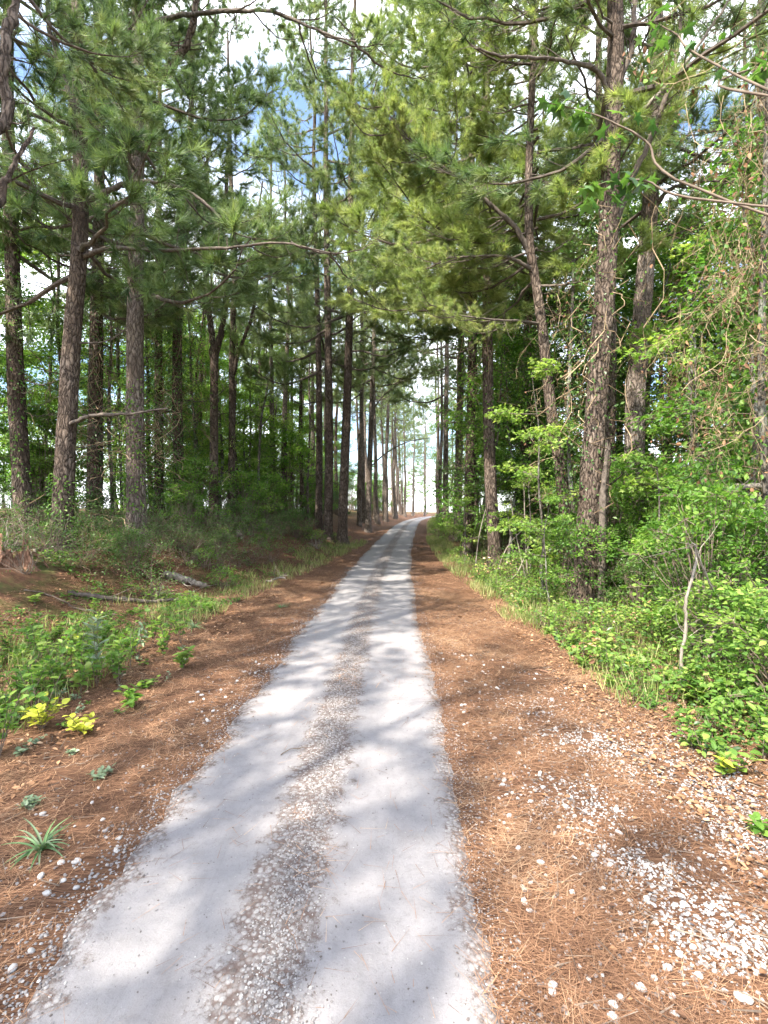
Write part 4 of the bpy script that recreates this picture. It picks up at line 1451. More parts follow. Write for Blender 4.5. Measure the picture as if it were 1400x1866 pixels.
for (x, y) in scatter_region(16, (10.5, 24), lambda y, r: -(verge_l(y) + .35 + 3.2 * r), 48, .45):
    shrub('gegf'[sg.integers(4)], x, y, 'low scrub on the face of the left bank', sg.uniform(.6, 1.0), group='low scrub on the left bank face')
for (x, y) in scatter_region(24, (9.5, 22), lambda y, r: -(verge_l(y) + .5 + 3.6 * r), 49, .6):
    brush(int(sg.integers(5)), x, y, 'bleached bare twigs on the face of the left bank', sg.uniform(.45, .8), 'bare twigs on the left bank face')
for (x, y) in scatter_region(34, (26, 75), lambda y, r: -(4.2 + 9 * r), 50, 1.2):
    shrub('dbed'[sg.integers(4)], x, y, 'large shrub far back in the left wood', sg.uniform(1.2, 2.2), group='large shrubs far back in the left wood')
for (x, y) in scatter_region(16, (11, 24), lambda y, r: -(9.5 + 9 * r), 53, 1.2):
    shrub('dbad'[sg.integers(4)], x, y, 'tall bright shrub behind the left trunks', sg.uniform(1.1, 1.8), group='tall shrubs behind the left trunks')

for (x, y) in scatter_region(34, (9.3, 15), lambda y, r: -(verge_l(y) + 1.0 + 4.2 * r), 55, .5):
    brush(int((3, 4, 0, 3)[sg.integers(4)]), x, y, 'leafy grey-twigged tangle at the top of the left bank', sg.uniform(.6, .95), 'leafy tangles at the top of the left bank')

# crooked pale stem arch in front of the right thicket
r0 = P(1243, 1225, 5.0)
r0[2] = tz(r0[0], r0[1]) - .03
stem = thing('crooked_stem', 'crooked pale bare stem forking into an arch before the right bushes', 'dead branch', r0)
limb(stem, [r0, P(1243, 1190, 5), P(1250, 1150, 5), P(1250, 1095, 5), P(1262, 1050, 5.02), P(1272, 1010, 5.05)], .018, .012, 'upright', 'dead', 7, 2, 50, .16)
limb(stem, [P(1272, 1012, 5.05), P(1288, 1050, 5.1), P(1302, 1080, 5.2), P(1316, 1100, 5.25), P(1308, 1130, 5.3), P(1296, 1160, 5.35), P(1290, 1195, 5.4)], .010, .016, 'arch', 'dead', 7, 4, 51, .16)
limb(stem, [P(1272, 1015, 5.05), P(1268, 1000, 5.0), P(1262, 990, 4.95)], .018, .008, 'stub', 'dead', 6, 2, 52, .16)
# pale fallen limb high in the right thicket
r0 = P(1284, 886, 7.4)
gz = tz(PX(1420, 7.4), 7.4)
lg = thing('fallen_limb', 'grey fallen limb lying level across the right thicket', 'log', (PX(1330, 7.4), 7.4, tz(PX(1330, 7.4), 7.4)))
limb(lg, [r0, P(1330, 888, 7.3), P(1390, 884, 7.2), P(1450, 880, 7.1)], .035, .05, 'limb', 'dead', 8, 3, 53)
limb(lg, [P(1400, 884, 7.2), np.array((PX(1400, 7.2), 7.25, 1.0)), np.array((PX(1405, 7.2), 7.3, tz(PX(1405, 7.2), 7.3) - .05))], .04, .045, 'prop', 'dead', 7, 0, 54)

# pale stick litter leaning in the thicket right of the road
for k, (pa, pb, d) in enumerate((((900, 1015), (975, 945), 12.5), ((905, 1012), (965, 990), 11.5), ((960, 1010), (930, 905), 11.8), ((945, 1012), (925, 930), 12.4), ((962, 1012), (955, 880), 12.0), ((866, 985), (890, 910), 14.5))):
    a, b = P(*pa, d), P(*pb, d + .3)
    a[2] = tz(a[0], a[1])
    mb = MB()
    mid = (a + b) / 2 + sg.normal(0, .08, 3)
    tube(mb, smooth_path([a, mid, b], 12) - a, np.linspace(.020, .008, 12), 6, 0, .5, .15)
    tag(obj('leaning_stick', mb.mesh('stick', [M['dead']]), None, a), ('long bleached stick leaning by the reddish straight pine', 'nearly level bleached stick near the ground by the reddish pine', 'bleached stick bowed to the left in the dark gap',
        'short bleached stick in the dark gap beside the reddish pine', 'upright bleached stick in front of the dark shaded pine', 'bleached stick leaning by the leafy roadside pine')[k], 'stick')


# ------------------------------------------------------------------ curtain of dead vines at the right edge, and the overhanging branches close by
def vine_curtain(name, label, x, y, ztop, w, n, seed, leafy=900):
    g = np.random.default_rng(seed)
    z0 = tz(x, y)
    root = thing(name, label, 'vines', (x, y, z0))
    mb = MB()
    tube(mb, smooth_path([(0, 0, -.05), (.08, .05, 1.5), (-.05, 0, 3.4), (.1, .05, ztop - z0)], 24), np.linspace(.07, .03, 24), 8, 0, .3, .12)
    obj('trunk', mb.mesh('trunk', [M['bark_grey']]), root)
    mb = MB()
    s0, s1, sr, tn = [], [], [], []
    for k in range(n):
        zt = g.uniform(.30, 1.0) * (ztop - z0)
        p = np.array((g.normal(0, w), g.normal(0, w), zt))
        ln = g.uniform(.12, .42) * zt
        c = g.random()
        d = unit(np.array((g.normal(0, .5), g.normal(0, .5), -1.0)))
        for e in range(9):
            p2 = p + d * ln / 9
            s0.append(p)
            s1.append(p2)
            sr.append(g.uniform(.002, .0045))
            tn.append(c)
            for _ in range(2):
                s0.append(p2)
                s1.append(p2 + unit(g.normal(0, 1, 3) + np.array((0, 0, -.6))) * g.uniform(.06, .28))
                sr.append(.002)
                tn.append(c)
            p = p2
            d = unit(d + g.normal(0, .38, 3) + np.array((0, 0, -.12)))
    sr = np.array(sr)
    sticks(mb, s0, s1, sr, sr * .8, 0, np.array(tn))
    obj('strands', mb.mesh('strands', [M['vine_wood']]), root)
    if leafy:
        s1 = np.array(s1)
        for nm, mt, cnt in (('dry_leaves', 'leaf_brown', leafy // 3), ('leaves', 'leaf', leafy)):
            mb = MB()
            i = g.integers(0, len(s1), cnt)
            leaves(mb, LEAF_OVAL, s1[i] + g.normal(0, .10, (cnt, 3)), unit(g.normal(0, .6, (cnt, 3)) + np.array((0, 0, -.8))), rdir(g, cnt, .4), g.uniform(.04, .085, cnt), 0, g.random(cnt) * (.5 if mt == 'leaf_brown' else 1))
            obj(nm, mb.mesh(nm, [M[mt]]), root)
    return root


vine_curtain('dead_vine_curtain', 'hanging curtain of brown dead vines at the right picture edge', PX(1395, 6.2), 6.2, 7.8, .36, 210, 81, 2600)
vine_curtain('dead_vine_curtain', 'pillar of dry vines around a thin stem in the right thicket', PX(1262, 9.6), 9.6, 7.0, .24, 90, 82, 1200)
vine_curtain('dead_vine_curtain', 'thin dry vines hanging by the leaning pine', PX(1040, 10.5), 10.5, 7.2, .35, 40, 83, 500)

# broad leaves of a tree just outside the frame, reaching in at the upper right
g = np.random.default_rng(91)
ox, oy = 3.1, 2.7
root = thing('overhanging_tree', 'branches with large lobed leaves hanging into the upper right of the view', 'tree', (ox, oy, tz(ox, oy) - .1))
b = np.array(root.location)
me, pp, rr_, ss_ = trunk_mesh(np.array([(0, 0, 0), (.05, 0, 2.0), (.0, .1, 4.0), (.1, .1, 6.5)]), [.10, .08, .06, .03], M['bark_grey'], 12)
obj('trunk', me, root)
STAR = []
for t_ in (.15, .45, .75):
    star = MB()
    tpl_ = (LEAF_STAR[0] * np.array((1, 1, 1.3)) + np.array((0, 0, 1.0)) * (g.normal(0, .02, (11, 1))), LEAF_STAR[1])
    leaves(star, tpl_, [[0, 0, 0]], [[0, 1, 0]], [[0, 0, 1]], 1.0, 0, t_)
    STAR.append(star.mesh('leaf', [M['leaf_dark']]))
for k, pts in enumerate(([(1240, 330, 3.4), (1180, 260, 3.5), (1110, 220, 3.5), (1050, 200, 3.6), (1000, 190, 3.6)], [(1260, 360, 3.3), (1180, 330, 3.4), (1110, 330, 3.4), (1075, 345, 3.4)],
                         [(1290, 110, 3.6), (1230, 60, 3.8), (1170, 30, 3.9)], [(1320, 160, 3.4), (1380, 120, 3.6), (1420, 90, 3.6)])):
    ww = [b + np.array((.02, .06, 3.2 + .3 * k))] + [P(*q) for q in pts]
    lb_ = limb(root, ww, .010, .003, 'branch', 'twig', 6, 0, 60 + k)
    pth = smooth_path(ww, 40)
    for e in range(24 if k < 2 else 12):
        i = int(g.integers(17, 40))
        q = pth[i] - b + g.normal(0, .05, 3)
        lf = obj('leaf', STAR[e % 3], lb_, q, (g.uniform(-.9, -.2), g.normal(0, .5), g.uniform(0, 6.28)), g.uniform(.09, .15))
# near limbs at the upper left corner
ox, oy = -4.3, 3.2
root = thing('overhanging_tree', 'dark limbs of a nearby tree cutting across the upper left corner', 'tree', (ox, oy, tz(ox, oy) - .1))
b = np.array(root.location)
me, pp, rr_, ss_ = trunk_mesh(np.array([(0, 0, 0), (.1, 0, 3.0), (.0, .1, 6.0), (.1, .1, 11)]), [.17, .14, .11, .05], M['bark'], 12)
obj('trunk', me, root)
limb(root, [b + np.array((.05, .03, 3.6)), P(-30, 380, 4.6), P(10, 330, 4.8), P(40, 280, 4.9), P(66, 232, 5.0)], .045, .014, 'limb', 'bark', 8, 3, 70)
limb(root, [b + np.array((.05, .03, 4.4)), P(-10, 240, 4.6), P(5, 130, 4.7), P(20, 40, 4.8), P(40, -40, 4.9)], .06, .035, 'limb', 'bark', 8, 4, 71)
for k, (x, y) in enumerate(((20, 20), (40, -20), (90, -40), (-20, 90))):
    obj('bough', BOUGH[k], root, P(x, y, 5.2) - b, (0, .2, .3 + .6 * k), .6)

# ------------------------------------------------------------------ stump, logs and debris on the left
r0 = np.array((PX(25, 8.6), 8.6, 0))
r0[2] = tz(r0[0], r0[1]) - .16
st_ = thing('rotten_stump', 'shaggy rotten reddish stump at the left picture edge', 'stump', r0)
g = np.random.default_rng(95)
mb = MB()
th_ = np.linspace(0, 2 * pi, 26, endpoint=False)
rimh = .42 + .16 * np.sin(th_ * 2 + .6) + .10 * np.sin(th_ * 5 + 2) + g.normal(0, .05, 26)
rings = []
for f in np.linspace(0, 1, 9):
    rad_ = .8 * (.30 + .16 * (1 - f) ** 3 - .05 * f) * (1 + .16 * np.sin(th_ * 4 + 1.0) + .07 * np.sin(th_ * 9 + f * 2)) * (1 + g.normal(0, .03, 26))
    rings.append(np.stack([np.cos(th_) * rad_, np.sin(th_) * rad_ * .85, rimh * f], -1))
for f in (.55, .05):
    rings.append(np.stack([np.cos(th_) * .24 * f, np.sin(th_) * .2 * f, rimh * (.45 + .2 * f)], -1))
Vs = np.concatenate(rings)
ii = np.arange(len(rings) - 1)[:, None] * 26
jj = np.arange(26)[None]
mb.add(Vs, np.stack([ii + jj, ii + (jj + 1) % 26, ii + 26 + (jj + 1) % 26, ii + 26 + jj], -1).reshape(-1, 4), 0, .5, False)
obj('core', mb.mesh('core', [M['rot']]), st_)
for k in range(9):
    a = g.uniform(0, 2 * pi)
    mb = MB()
    q = np.array((math.cos(a) * .27, math.sin(a) * .23, .32))
    e_ = np.array((math.cos(a) * g.uniform(.34, .7), math.sin(a) * g.uniform(.3, .6), g.uniform(.0, .12)))
    tube(mb, smooth_path([q, (q + e_) / 2 + np.array((0, 0, .06)), e_], 9), np.linspace(.05, .012, 9), 6, 0, .5, .25, g)
    obj('root', mb.mesh('root', [M['rot']]), st_)


def log(name, label, pa, pb, r, mat='dead', bow=.05, twigs=3, seed=0, cat='log'):
    a, b_ = np.array((PX(pa[0], pa[1]), pa[1], 0)), np.array((PX(pb[0], pb[1]), pb[1], 0))
    m = 9
    pts = [a + (b_ - a) * t for t in np.linspace(0, 1, m)]
    g = np.random.default_rng(seed)
    for i_, p in enumerate(pts):
        p[:2] += g.normal(0, bow, 2)
        p[2] = tz(p[0], p[1]) + r * .7 + .03 * g.random()
    root = thing(name, label, cat, (a[0], a[1], tz(a[0], a[1])))
    limb(root, pts, r, r * .55, 'bole', mat, 9, twigs, seed, .12)
    return root


log('fallen_log', 'long brown fallen limb lying at the foot of the left bank', (120, 8.4), (335, 9.4), .045, 'branch', .03, 4, 1)
log('fallen_log', 'thin pale log lying up the left bank', (440, 15.5), (410, 18.5), .07, 'dead', .03, 3, 2)
log('fallen_log', 'grey bark slab log in the scrub left of the road', (300, 10.6), (372, 10.9), .09, 'dead', .02, 2, 3)
log('fallen_branch', 'bent grey branch in the grass at the bank foot', (490, 12.2), (520, 13.2), .025, 'dead', .08, 5, 4, 'branch')
log('fallen_branch', 'whitish stick beside the rotten stump', (50, 9.0), (76, 10.2), .03, 'dead', .02, 1, 5, 'branch')
log('fallen_branch', 'dark curved stick lying under the big left pines', (200, 8.2), (60, 8.0), .018, 'twig', .05, 6, 6, 'branch')
# small twig lying on the road
a = np.array((PX(512, 3.62), 3.62, 0))
mb = MB()
pts = np.array([(0, 0, 0), (.06, .06, .012), (.12, .05, .02), (.17, .09, .012)])
pts[:, 2] += .006
tube(mb, smooth_path(pts, 10), np.linspace(.004, .002, 10), 6, 0, .5, .1)
sticks(mb, [pts[2]], [pts[2] + np.array((.05, .06, .0))], .002, .001)
tag(obj('twig', mb.mesh('twig', [M['twig']]), None, (a[0], a[1], float(surf(a[0], a[1])))), 'small dark forked twig lying on the left wheel track', 'twig')
a = np.array((PX(1230, 5.9) - 2.45, 6.0, 0))
mb = MB()
tube(mb, smooth_path([(0, 0, .01), (.05, -.08, .02), (.12, -.15, .01)], 8), np.linspace(.012, .008, 8), 6, 0, .5, .2)
tag(obj('twig', mb.mesh('twig', [M['rot']]), None, (1.72, 5.55, tz(1.72, 5.55))), 'short stick of bark on the right-hand pine straw', 'twig')


# pine cones on the straw
def cone_mesh():
    mb = MB()
    g = np.random.default_rng(3)
    n = 70
    t = (np.arange(n) + .5) / n
    a = np.arange(n) * 2.399
    r = .026 * np.sin(np.clip(t, .06, 1) * pi * .93) ** .7
    pos = np.stack([t * .085, np.cos(a) * r * .3, np.sin(a) * r * .3 + .024], -1)
    d = unit(np.stack([np.full(n, .45), np.cos(a), np.sin(a)], -1))
    leaves(mb, LEAF_OVAL, pos, d, np.array((1.0, 0, 0)), r * .95 + .006, 0, g.random(n) * .5, width=np.full(n, .022))
    return mb.mesh('pine_cone', [M['leaf_brown']])


CONE = cone_mesh()
for k, (x, y) in enumerate(((-1.85, 9.2), (-1.62, 9.9), (-2.5, 7.3), (-1.45, 12.0), (1.25, 8.3), (1.9, 7.1))):
    tag(obj('pine_cone', CONE, None, (x, y, tz(x, y)), (0, 0, k * 1.3), 1.1), ('pine cone on the left verge beside the wheel track', 'second pine cone on the left verge, farther off', 'pine cone among the left seedlings',
        'farthest pine cone on the left verge', 'pine cone close to the right wheel track', 'pine cone in the middle of the right verge')[k], 'pine cone')


# ------------------------------------------------------------------ single plants in the foreground
def leaf_mesh(tpl, mat, t=.5, name='leaf', width=None):
    mb = MB()
    leaves(mb, tpl, [[0, 0, 0]], [[0, 1, 0]], [[0, 0, 1]], 1.0, 0, t, width=None if width is None else [width])
    return mb.mesh(name, [M[mat]])


# an oval leaf with more shape for the ones seen large
_o = []
for t_ in np.linspace(0, 1, 7):
    w_ = .30 * math.sin(pi * t_ ** .8) ** .8 if 0 < t_ < 1 else 0
    _o.append((w_, t_, -.16 * t_ * t_))
_v, _f = [], []
for w_, t_, z_ in _o:
    _v += [(-w_, t_, z_ + w_ * .25), (0, t_, z_), (w_, t_, z_ + w_ * .25)]
for k in range(6):
    q = 3 * k
    _f += [(q, q + 1, q + 4, q + 3), (q + 1, q + 2, q + 5, q + 4)]
LEAF_FINE = (np.array(_v), np.array(_f))
_v, _f = [], []
for k, t_ in enumerate(np.linspace(0, 1, 8)):
    w_ = .055 * (1 - t_ ** 2.5) + .004
    z_ = .30 * t_ - .62 * t_ ** 2.2
    _v += [(-w_, t_, z_ + w_ * .6), (0, t_, z_), (w_, t_, z_ + w_ * .6)]
for k in range(7):
    q = 3 * k
    _f += [(q, q + 1, q + 4, q + 3), (q + 1, q + 2, q + 5, q + 4)]
LEAF_STRAP = (np.array(_v), np.array(_f))
LF_Y = [leaf_mesh(LEAF_FINE, 'leaf_yellow', t) for t in (.3, .6, .9)]
LF_G = [leaf_mesh(LEAF_FINE, 'leaf_bright', t) for t in (.1, .45, .8)]
LF_D = [leaf_mesh(LEAF_FINE, 'leaf', t) for t in (.3, .6, .9)]
LF_GR = [leaf_mesh(LEAF_FINE, 'leaf_grey', t) for t in (.2, .5, .8)]
LF_S = [leaf_mesh(LEAF_STRAP, 'leaf_blue', t) for t in (.2, .5, .8)] + [leaf_mesh(LEAF_STRAP, 'leaf_grey', t) for t in (.3, .7)]


def stem_plant(name, label, x, y, h, stems, per, leaf, lib, seed, spread=.5, group=None, cat='plant', z_up=.4, narrow=1.0):
    g = np.random.default_rng(seed)
    root = thing(name, label, cat, (x, y, tz(x, y) - .01), group)
    for s in range(stems):
        a = g.uniform(0, 2 * pi)
        lean = g.uniform(.05, spread)
        hh = h * g.uniform(.6, 1.1)
        top = np.array((math.cos(a) * lean * hh, math.sin(a) * lean * hh, hh))
        pth = smooth_path([(0, 0, 0), top * .5 + np.array((0, 0, hh * .08)), top], 8)
        mb = MB()
        tube(mb, pth, np.linspace(.004, .0018, 8), 5, 0, .5)
        so = obj('stem', mb.mesh('stem', [M['twig']]), root)
        az = g.uniform(0, 6.28)
        for k in range(per):
            f = .25 + .75 * (k + 1) / per
            p = pth[int(min(7, f * 7))]
            az += 2.5 + g.normal(0, .3)
            obj('leaf', lib[g.integers(len(lib))], so, p, (g.uniform(-.2, .7) if z_up is None else z_up + g.normal(0, .25), g.normal(0, .3), az), (leaf * narrow * g.uniform(.8, 1.2),) + (leaf * g.uniform(.7, 1.25),) * 2)
    return root


def rosette(label, x, y, r, n, seed, group=None):
    g = np.random.default_rng(seed)
    root = thing('rosette_plant', label, 'plant', (x, y, tz(x, y) + .005), group)
    for k in range(n):
        obj('leaf', LF_S[g.integers(5)], root, (g.normal(0, .01), g.normal(0, .01), 0), (g.uniform(.15, .9), 0, k * 2.4 + g.normal(0, .2)), (r * .62, r * g.uniform(.55, 1.1), r * g.uniform(.7, 1.1)))
    return root


for k, (lb, kd, x, y, s_, sz_) in enumerate(NB):
    near_bush(kd, x, y, lb, s_, sz_, 150 if k < 4 else 0, k + 1)
rosette('blue-green strap-leaved rosette at the bottom left of the picture', PX(75, 2.62), 2.62, .20, 27, 1)
rosette('strap-leaved rosette in the straw beside the left seedlings', PX(350, 7.5), 7.55, .24, 20, 2)
rosette('small strap-leaved rosette close to the left wheel track', PX(512, 9.1), 9.1, .18, 16, 3)
stem_plant('yellow_seedling', 'yellow-leaved seedling spreading over the straw on the far left', PX(75, 4.05), 4.05, .26, 6, 9, .085, LF_Y, 11, .9)
stem_plant('yellow_seedling', 'low yellow-green seedling beside the yellow-leaved one', PX(150, 4.0), 4.02, .16, 5, 8, .075, LF_Y, 12, 1.1)
stem_plant('yellow_seedling', 'lime-green young tree shoot above the left weeds', PX(118, 5.6), 5.7, .62, 3, 10, .11, LF_Y[:1] + LF_G, 13, .35)
stem_plant('mullein_stalk', 'upright grey-green woolly-leaved stalk among the left weeds', PX(172, 5.2), 5.25, .78, 2, 26, .13, LF_GR, 14, .10, narrow=.55)
stem_plant('mullein_stalk', 'pale withered stalk with drooping leaves by the left verge', PX(250, 6.3), 6.4, .50, 2, 12, .10, LF_GR, 15, .12, narrow=.5, z_up=-.6)
stem_plant('seedling', 'round-leaved green seedling in the middle of the left straw', PX(232, 6.1), 6.2, .28, 4, 8, .10, LF_D, 16, .6)
stem_plant('seedling', 'bright seedling cluster nearest the left verge', PX(330, 5.6), 5.65, .24, 6, 9, .085, LF_G, 17, .8)
stem_plant('seedling', 'sprawling green seedling below the woolly stalk', PX(235, 4.5), 4.55, .18, 6, 8, .08, LF_D, 18, 1.1)
stem_plant('seedling', 'leafy seedling under the lime-green shoot', PX(95, 4.9), 5.0, .32, 7, 9, .08, LF_G, 19, .8)
stem_plant('seedling', 'bushy dark seedling at the far left edge', PX(45, 4.6), 4.7, .40, 8, 9, .085, LF_D, 20, .8)
stem_plant('seedling', 'low grey-green herb nearest the viewer on the left', PX(180, 3.3), 3.35, .06, 9, 6, .040, LF_GR, 21, 1.6)
stem_plant('seedling', 'flat grey-green herb above the strap-leaved rosette', PX(60, 3.0), 3.0, .06, 10, 6, .042, LF_GR, 22, 1.6)
stem_plant('seedling', 'small green herb alone on the straw left of the road', PX(265, 5.0), 5.0, .12, 5, 7, .07, LF_D, 23, 1.2)
stem_plant('seedling', 'lone green herb on the right straw near the picture edge', PX(1383, 2.75), 2.72, .10, 3, 6, .075, LF_D, 24, 1.0)
stem_plant('seedling', 'broad-leaved bright seedling at the foot of the crooked pale stem', PX(1265, 4.6), 4.55, .26, 6, 8, .10, LF_G, 25, .8)
stem_plant('seedling', 'yellow-green seedling on the edge of the right leaf litter', PX(1155, 5.5), 5.5, .16, 5, 8, .075, LF_Y[:1] + LF_G, 26, 1.0)
stem_plant('seedling', 'small yellow-green seedling near the right picture edge', PX(1310, 3.45), 3.4, .14, 4, 7, .07, LF_Y[:1] + LF_G, 27, 1.0)
g = np.random.default_rng(33)
for k, (x, y) in enumerate(scatter_region(30, (4.2, 9.5), lambda y, r: -(2.6 + 2.6 * r), 51, .28)):
    stem_plant('seedling', 'small leafy seedling scattered over the left straw', x, y, g.uniform(.1, .3), 4, 6, g.uniform(.06, .09), (LF_G, LF_D)[k % 2], 200 + k, .9, 'seedlings on the left straw')
for k, (x, y) in enumerate(scatter_region(58, (3.4, 6.8), lambda y, r: -(2.35 + 2.0 * r), 54, .18)):
    stem_plant('weed', 'leafy weed in the dense patch at the left picture edge', x, y, g.uniform(.25, .55), 4, 8, g.uniform(.06, .09), (LF_G, LF_D, LF_D)[k % 3], 300 + k, .5, 'weeds at the left picture edge')
for k, (x, y) in enumerate(scatter_region(44, (2.6, 6.5), lambda y, r: -(1.9 + 1.8 * r), 56, .16)):
    stem_plant('herb', 'tiny grey-green herb scattered along the left verge', x, y, g.uniform(.04, .09), 3, 5, g.uniform(.03, .055), (LF_GR, LF_D, LF_GR)[k % 3], 400 + k, 1.3, 'tiny herbs along the left verge')
for k, (x, y) in enumerate(scatter_region(20, (3.4, 8.5), lambda y, r: verge_r(y) - .15 + .8 * r, 52, .25)):
    stem_plant('seedling', 'small bright seedling along the edge of the right thicket', x, y, g.uniform(.1, .28), 4, 6, g.uniform(.06, .09), LF_G, 260 + k, .9, 'seedlings along the right thicket')


# ------------------------------------------------------------------ uncountable cover: straw, gravel, leaf litter, herbs, grass
def stuff(name, mb, mats, label, cat):
    return tag(obj(name, mb.mesh(name, mats)), label, cat, kind='stuff')


g = np.random.default_rng(61)
# bare patches of crushed stone in the right verge: centre, spread, stones
PATCH = ((2.15, 3.25, .34, .36, 4200), (1.62, 3.85, .28, .22, 1500), (1.22, 3.05, .20, .20, 1300), (1.32, 2.52, .13, .09, 800), (2.05, 2.62, .20, .20, 2000), (1.45, 2.12, .20, .16, 2200), (2.0, 2.12, .16, .14, 1000),
         (1.55, 4.6, .35, .28, 900), (1.75, 1.85, .25, .13, 1100), (2.3, 3.9, .25, .25, 900))


def patchy(x, y):
    m = 0 * x
    for cx, cyy, sx, sy, n in PATCH:
        m = np.maximum(m, np.exp(-.5 * (((x - cx + .35 * (y - cyy)) / sx) ** 2 + ((y - cyy) / sy) ** 2)) * min(1, n / (sx * sy) / 22000))
    return m



def sample(n, y0, y1, u0, u1, p=1.6):
    y = y0 + (y1 - y0) * g.random(n) ** p
    u = u0 + (u1 - u0) * g.random(n)
    x = roadc(y) + u
    k = np.abs(x) < .84 * y + .6
    return x[k], y[k], u[k]


mb = MB()
xs_, ys_, us_ = [], [], []
for n, a in ((150000, (1.2, 11, .72, 4.2)), (130000, (1.2, 13, -5.5, -.75)), (40000, (9, 24, -6.5, -.8)), (22000, (9, 24, .8, 3.2)), (1500, (1.3, 12, -.14, .16)), (900, (1.3, 9, -.85, .9))):
    x, y, u = sample(n, *a)
    xs_.append(x)
    ys_.append(y)
    us_.append(u)
x, y, u = np.concatenate(xs_), np.concatenate(ys_), np.concatenate(us_)
edge_d = np.where(u > 0, u - edge_r(y), edge_l(y) - u)
keep = (edge_d > .06) | (np.abs(u) < .2) & (wob(x, y, 2.3, 4.0) > .4) | (np.arange(len(u)) >= len(u) - len(us_[-1])) | (edge_d > -.13) & (g.random(len(u)) < .42)
keep &= g.random(len(x)) > .86 * np.clip(patchy(x, y) * 1.5, 0, 1)
keep &= g.random(len(x)) < np.clip(.72 + .75 * wob(x, y, 1.7, 9.0) + .35 * wob(x, y, 4.3, 6.0), .12, 1)
x, y, u = x[keep], y[keep], u[keep]
n = len(x)
a = g.uniform(0, 2 * pi, n) * .6 + wob(x, y, .9) * 2.0
d = np.stack([np.cos(a), np.sin(a), g.normal(0, .13, n)], -1)
ln = g.uniform(.10, .20, n)
wd = np.clip(.0011 + .0005 * y, .0017, .007)
patch = (wob(x, y, 1.5, 2.0) + wob(x, y, 4.0, 5.0) * .5)
leaves(mb, LEAF_NEEDLE, np.stack([x, y, surf(x, y) + g.uniform(.002, .02, n)], -1), d, np.array((0, 0, 1.0)), ln, 0, np.clip(.50 + .24 * patch + g.normal(0, .22, n), 0, 1), width=wd)
stuff('pine_straw', mb, [M['straw']], 'rust-brown fallen pine needles covering both verges', 'pine straw')

# gravel
PH = (1 + 5 ** .5) / 2
ICO_V = unit(np.array([(-1, PH, 0), (1, PH, 0), (-1, -PH, 0), (1, -PH, 0), (0, -1, PH), (0, 1, PH), (0, -1, -PH), (0, 1, -PH), (PH, 0, -1), (PH, 0, 1), (-PH, 0, -1), (-PH, 0, 1)], float))
ICO_F = np.array([(0, 11, 5), (0, 5, 1), (0, 1, 7), (0, 7, 10), (0, 10, 11), (1, 5, 9), (5, 11, 4), (11, 10, 2), (10, 7, 6), (7, 1, 8), (3, 9, 4), (3, 4, 2), (3, 2, 6), (3, 6, 8), (3, 8, 9), (4, 9, 5), (2, 4, 11), (6, 2, 10), (8, 6, 7), (9, 8, 1)])

ICO_TOP = ICO_F[ICO_V[ICO_F][:, :, 2].mean(1) > -.3]


def stones(mb, x, y, size, tint, sink=.25):
    n = len(x)
    V = ICO_V[None] * (1 + g.uniform(-.28, .28, (n, 12, 1))) * np.stack([g.uniform(.7, 1.2, n), g.uniform(.6, 1.0, n), g.uniform(.35, .7, n)], -1)[:, None]
    a = g.uniform(0, 2 * pi, n)
    c, s = np.cos(a)[:, None], np.sin(a)[:, None]
    V = np.stack([V[..., 0] * c - V[..., 1] * s, V[..., 0] * s + V[..., 1] * c, V[..., 2]], -1) * (size / 2)[:, None, None]
    z = surf(x, y) + size * sink * .6
    V = V + np.stack([x, y, z], -1)[:, None]
    Fc = np.arange(n)[:, None, None] * 12 + ICO_TOP[None]
    mb.add(V.reshape(-1, 3), Fc.reshape(-1, 3), 0, np.repeat(tint, 12))


mb = MB()
parts = []
# middle strip
n = 15000
y = 1.3 + 17 * g.random(n) ** 2.0
sc_ = np.interp(y, [1.5, 4, 10, 20], [.09, -.03, -.07, -.04])
u = sc_ + g.normal(0, .078, n) + .03 * np.sin(y * 2.1)
parts.append((roadc(y) + u, y, g.uniform(.004, .014, n) * (1 + y * .02)))
# left and right crumbling edges
n = 5200
y = 1.3 + 15 * g.random(n) ** 1.9
parts.append((roadc(y) + edge_l(y) + np.abs(g.normal(0, .09, n)) * np.where(g.random(n) < .75, 1, -1) - .01, y, g.uniform(.005, .018, n)))
n = 5000
y = 1.3 + 15 * g.random(n) ** 1.9
parts.append((roadc(y) + edge_r(y) + g.normal(-.03, .06, n), y, g.uniform(.004, .013, n)))
# loose in the tracks
n = 3200
y = 1.3 + 10 * g.random(n) ** 1.7
parts.append((roadc(y) + g.uniform(-.85, .92, n), y, g.uniform(.003, .010, n) * (1 + (g.random(n) < .04))))
# gravel patches on the right verge
for cx, cyy, sx, sy, n in PATCH:
    n = int(n * .7)
    yy = cyy + g.normal(0, sy, n)
    xx = cx + g.normal(0, sx, n) - .35 * (yy - cyy)
    kk = wob(xx, yy, 5.0, 3.0) > -.45
    parts.append((xx[kk], yy[kk], g.uniform(.006, .020, kk.sum()) * (1 + .5 * (g.random(kk.sum()) < .1))))
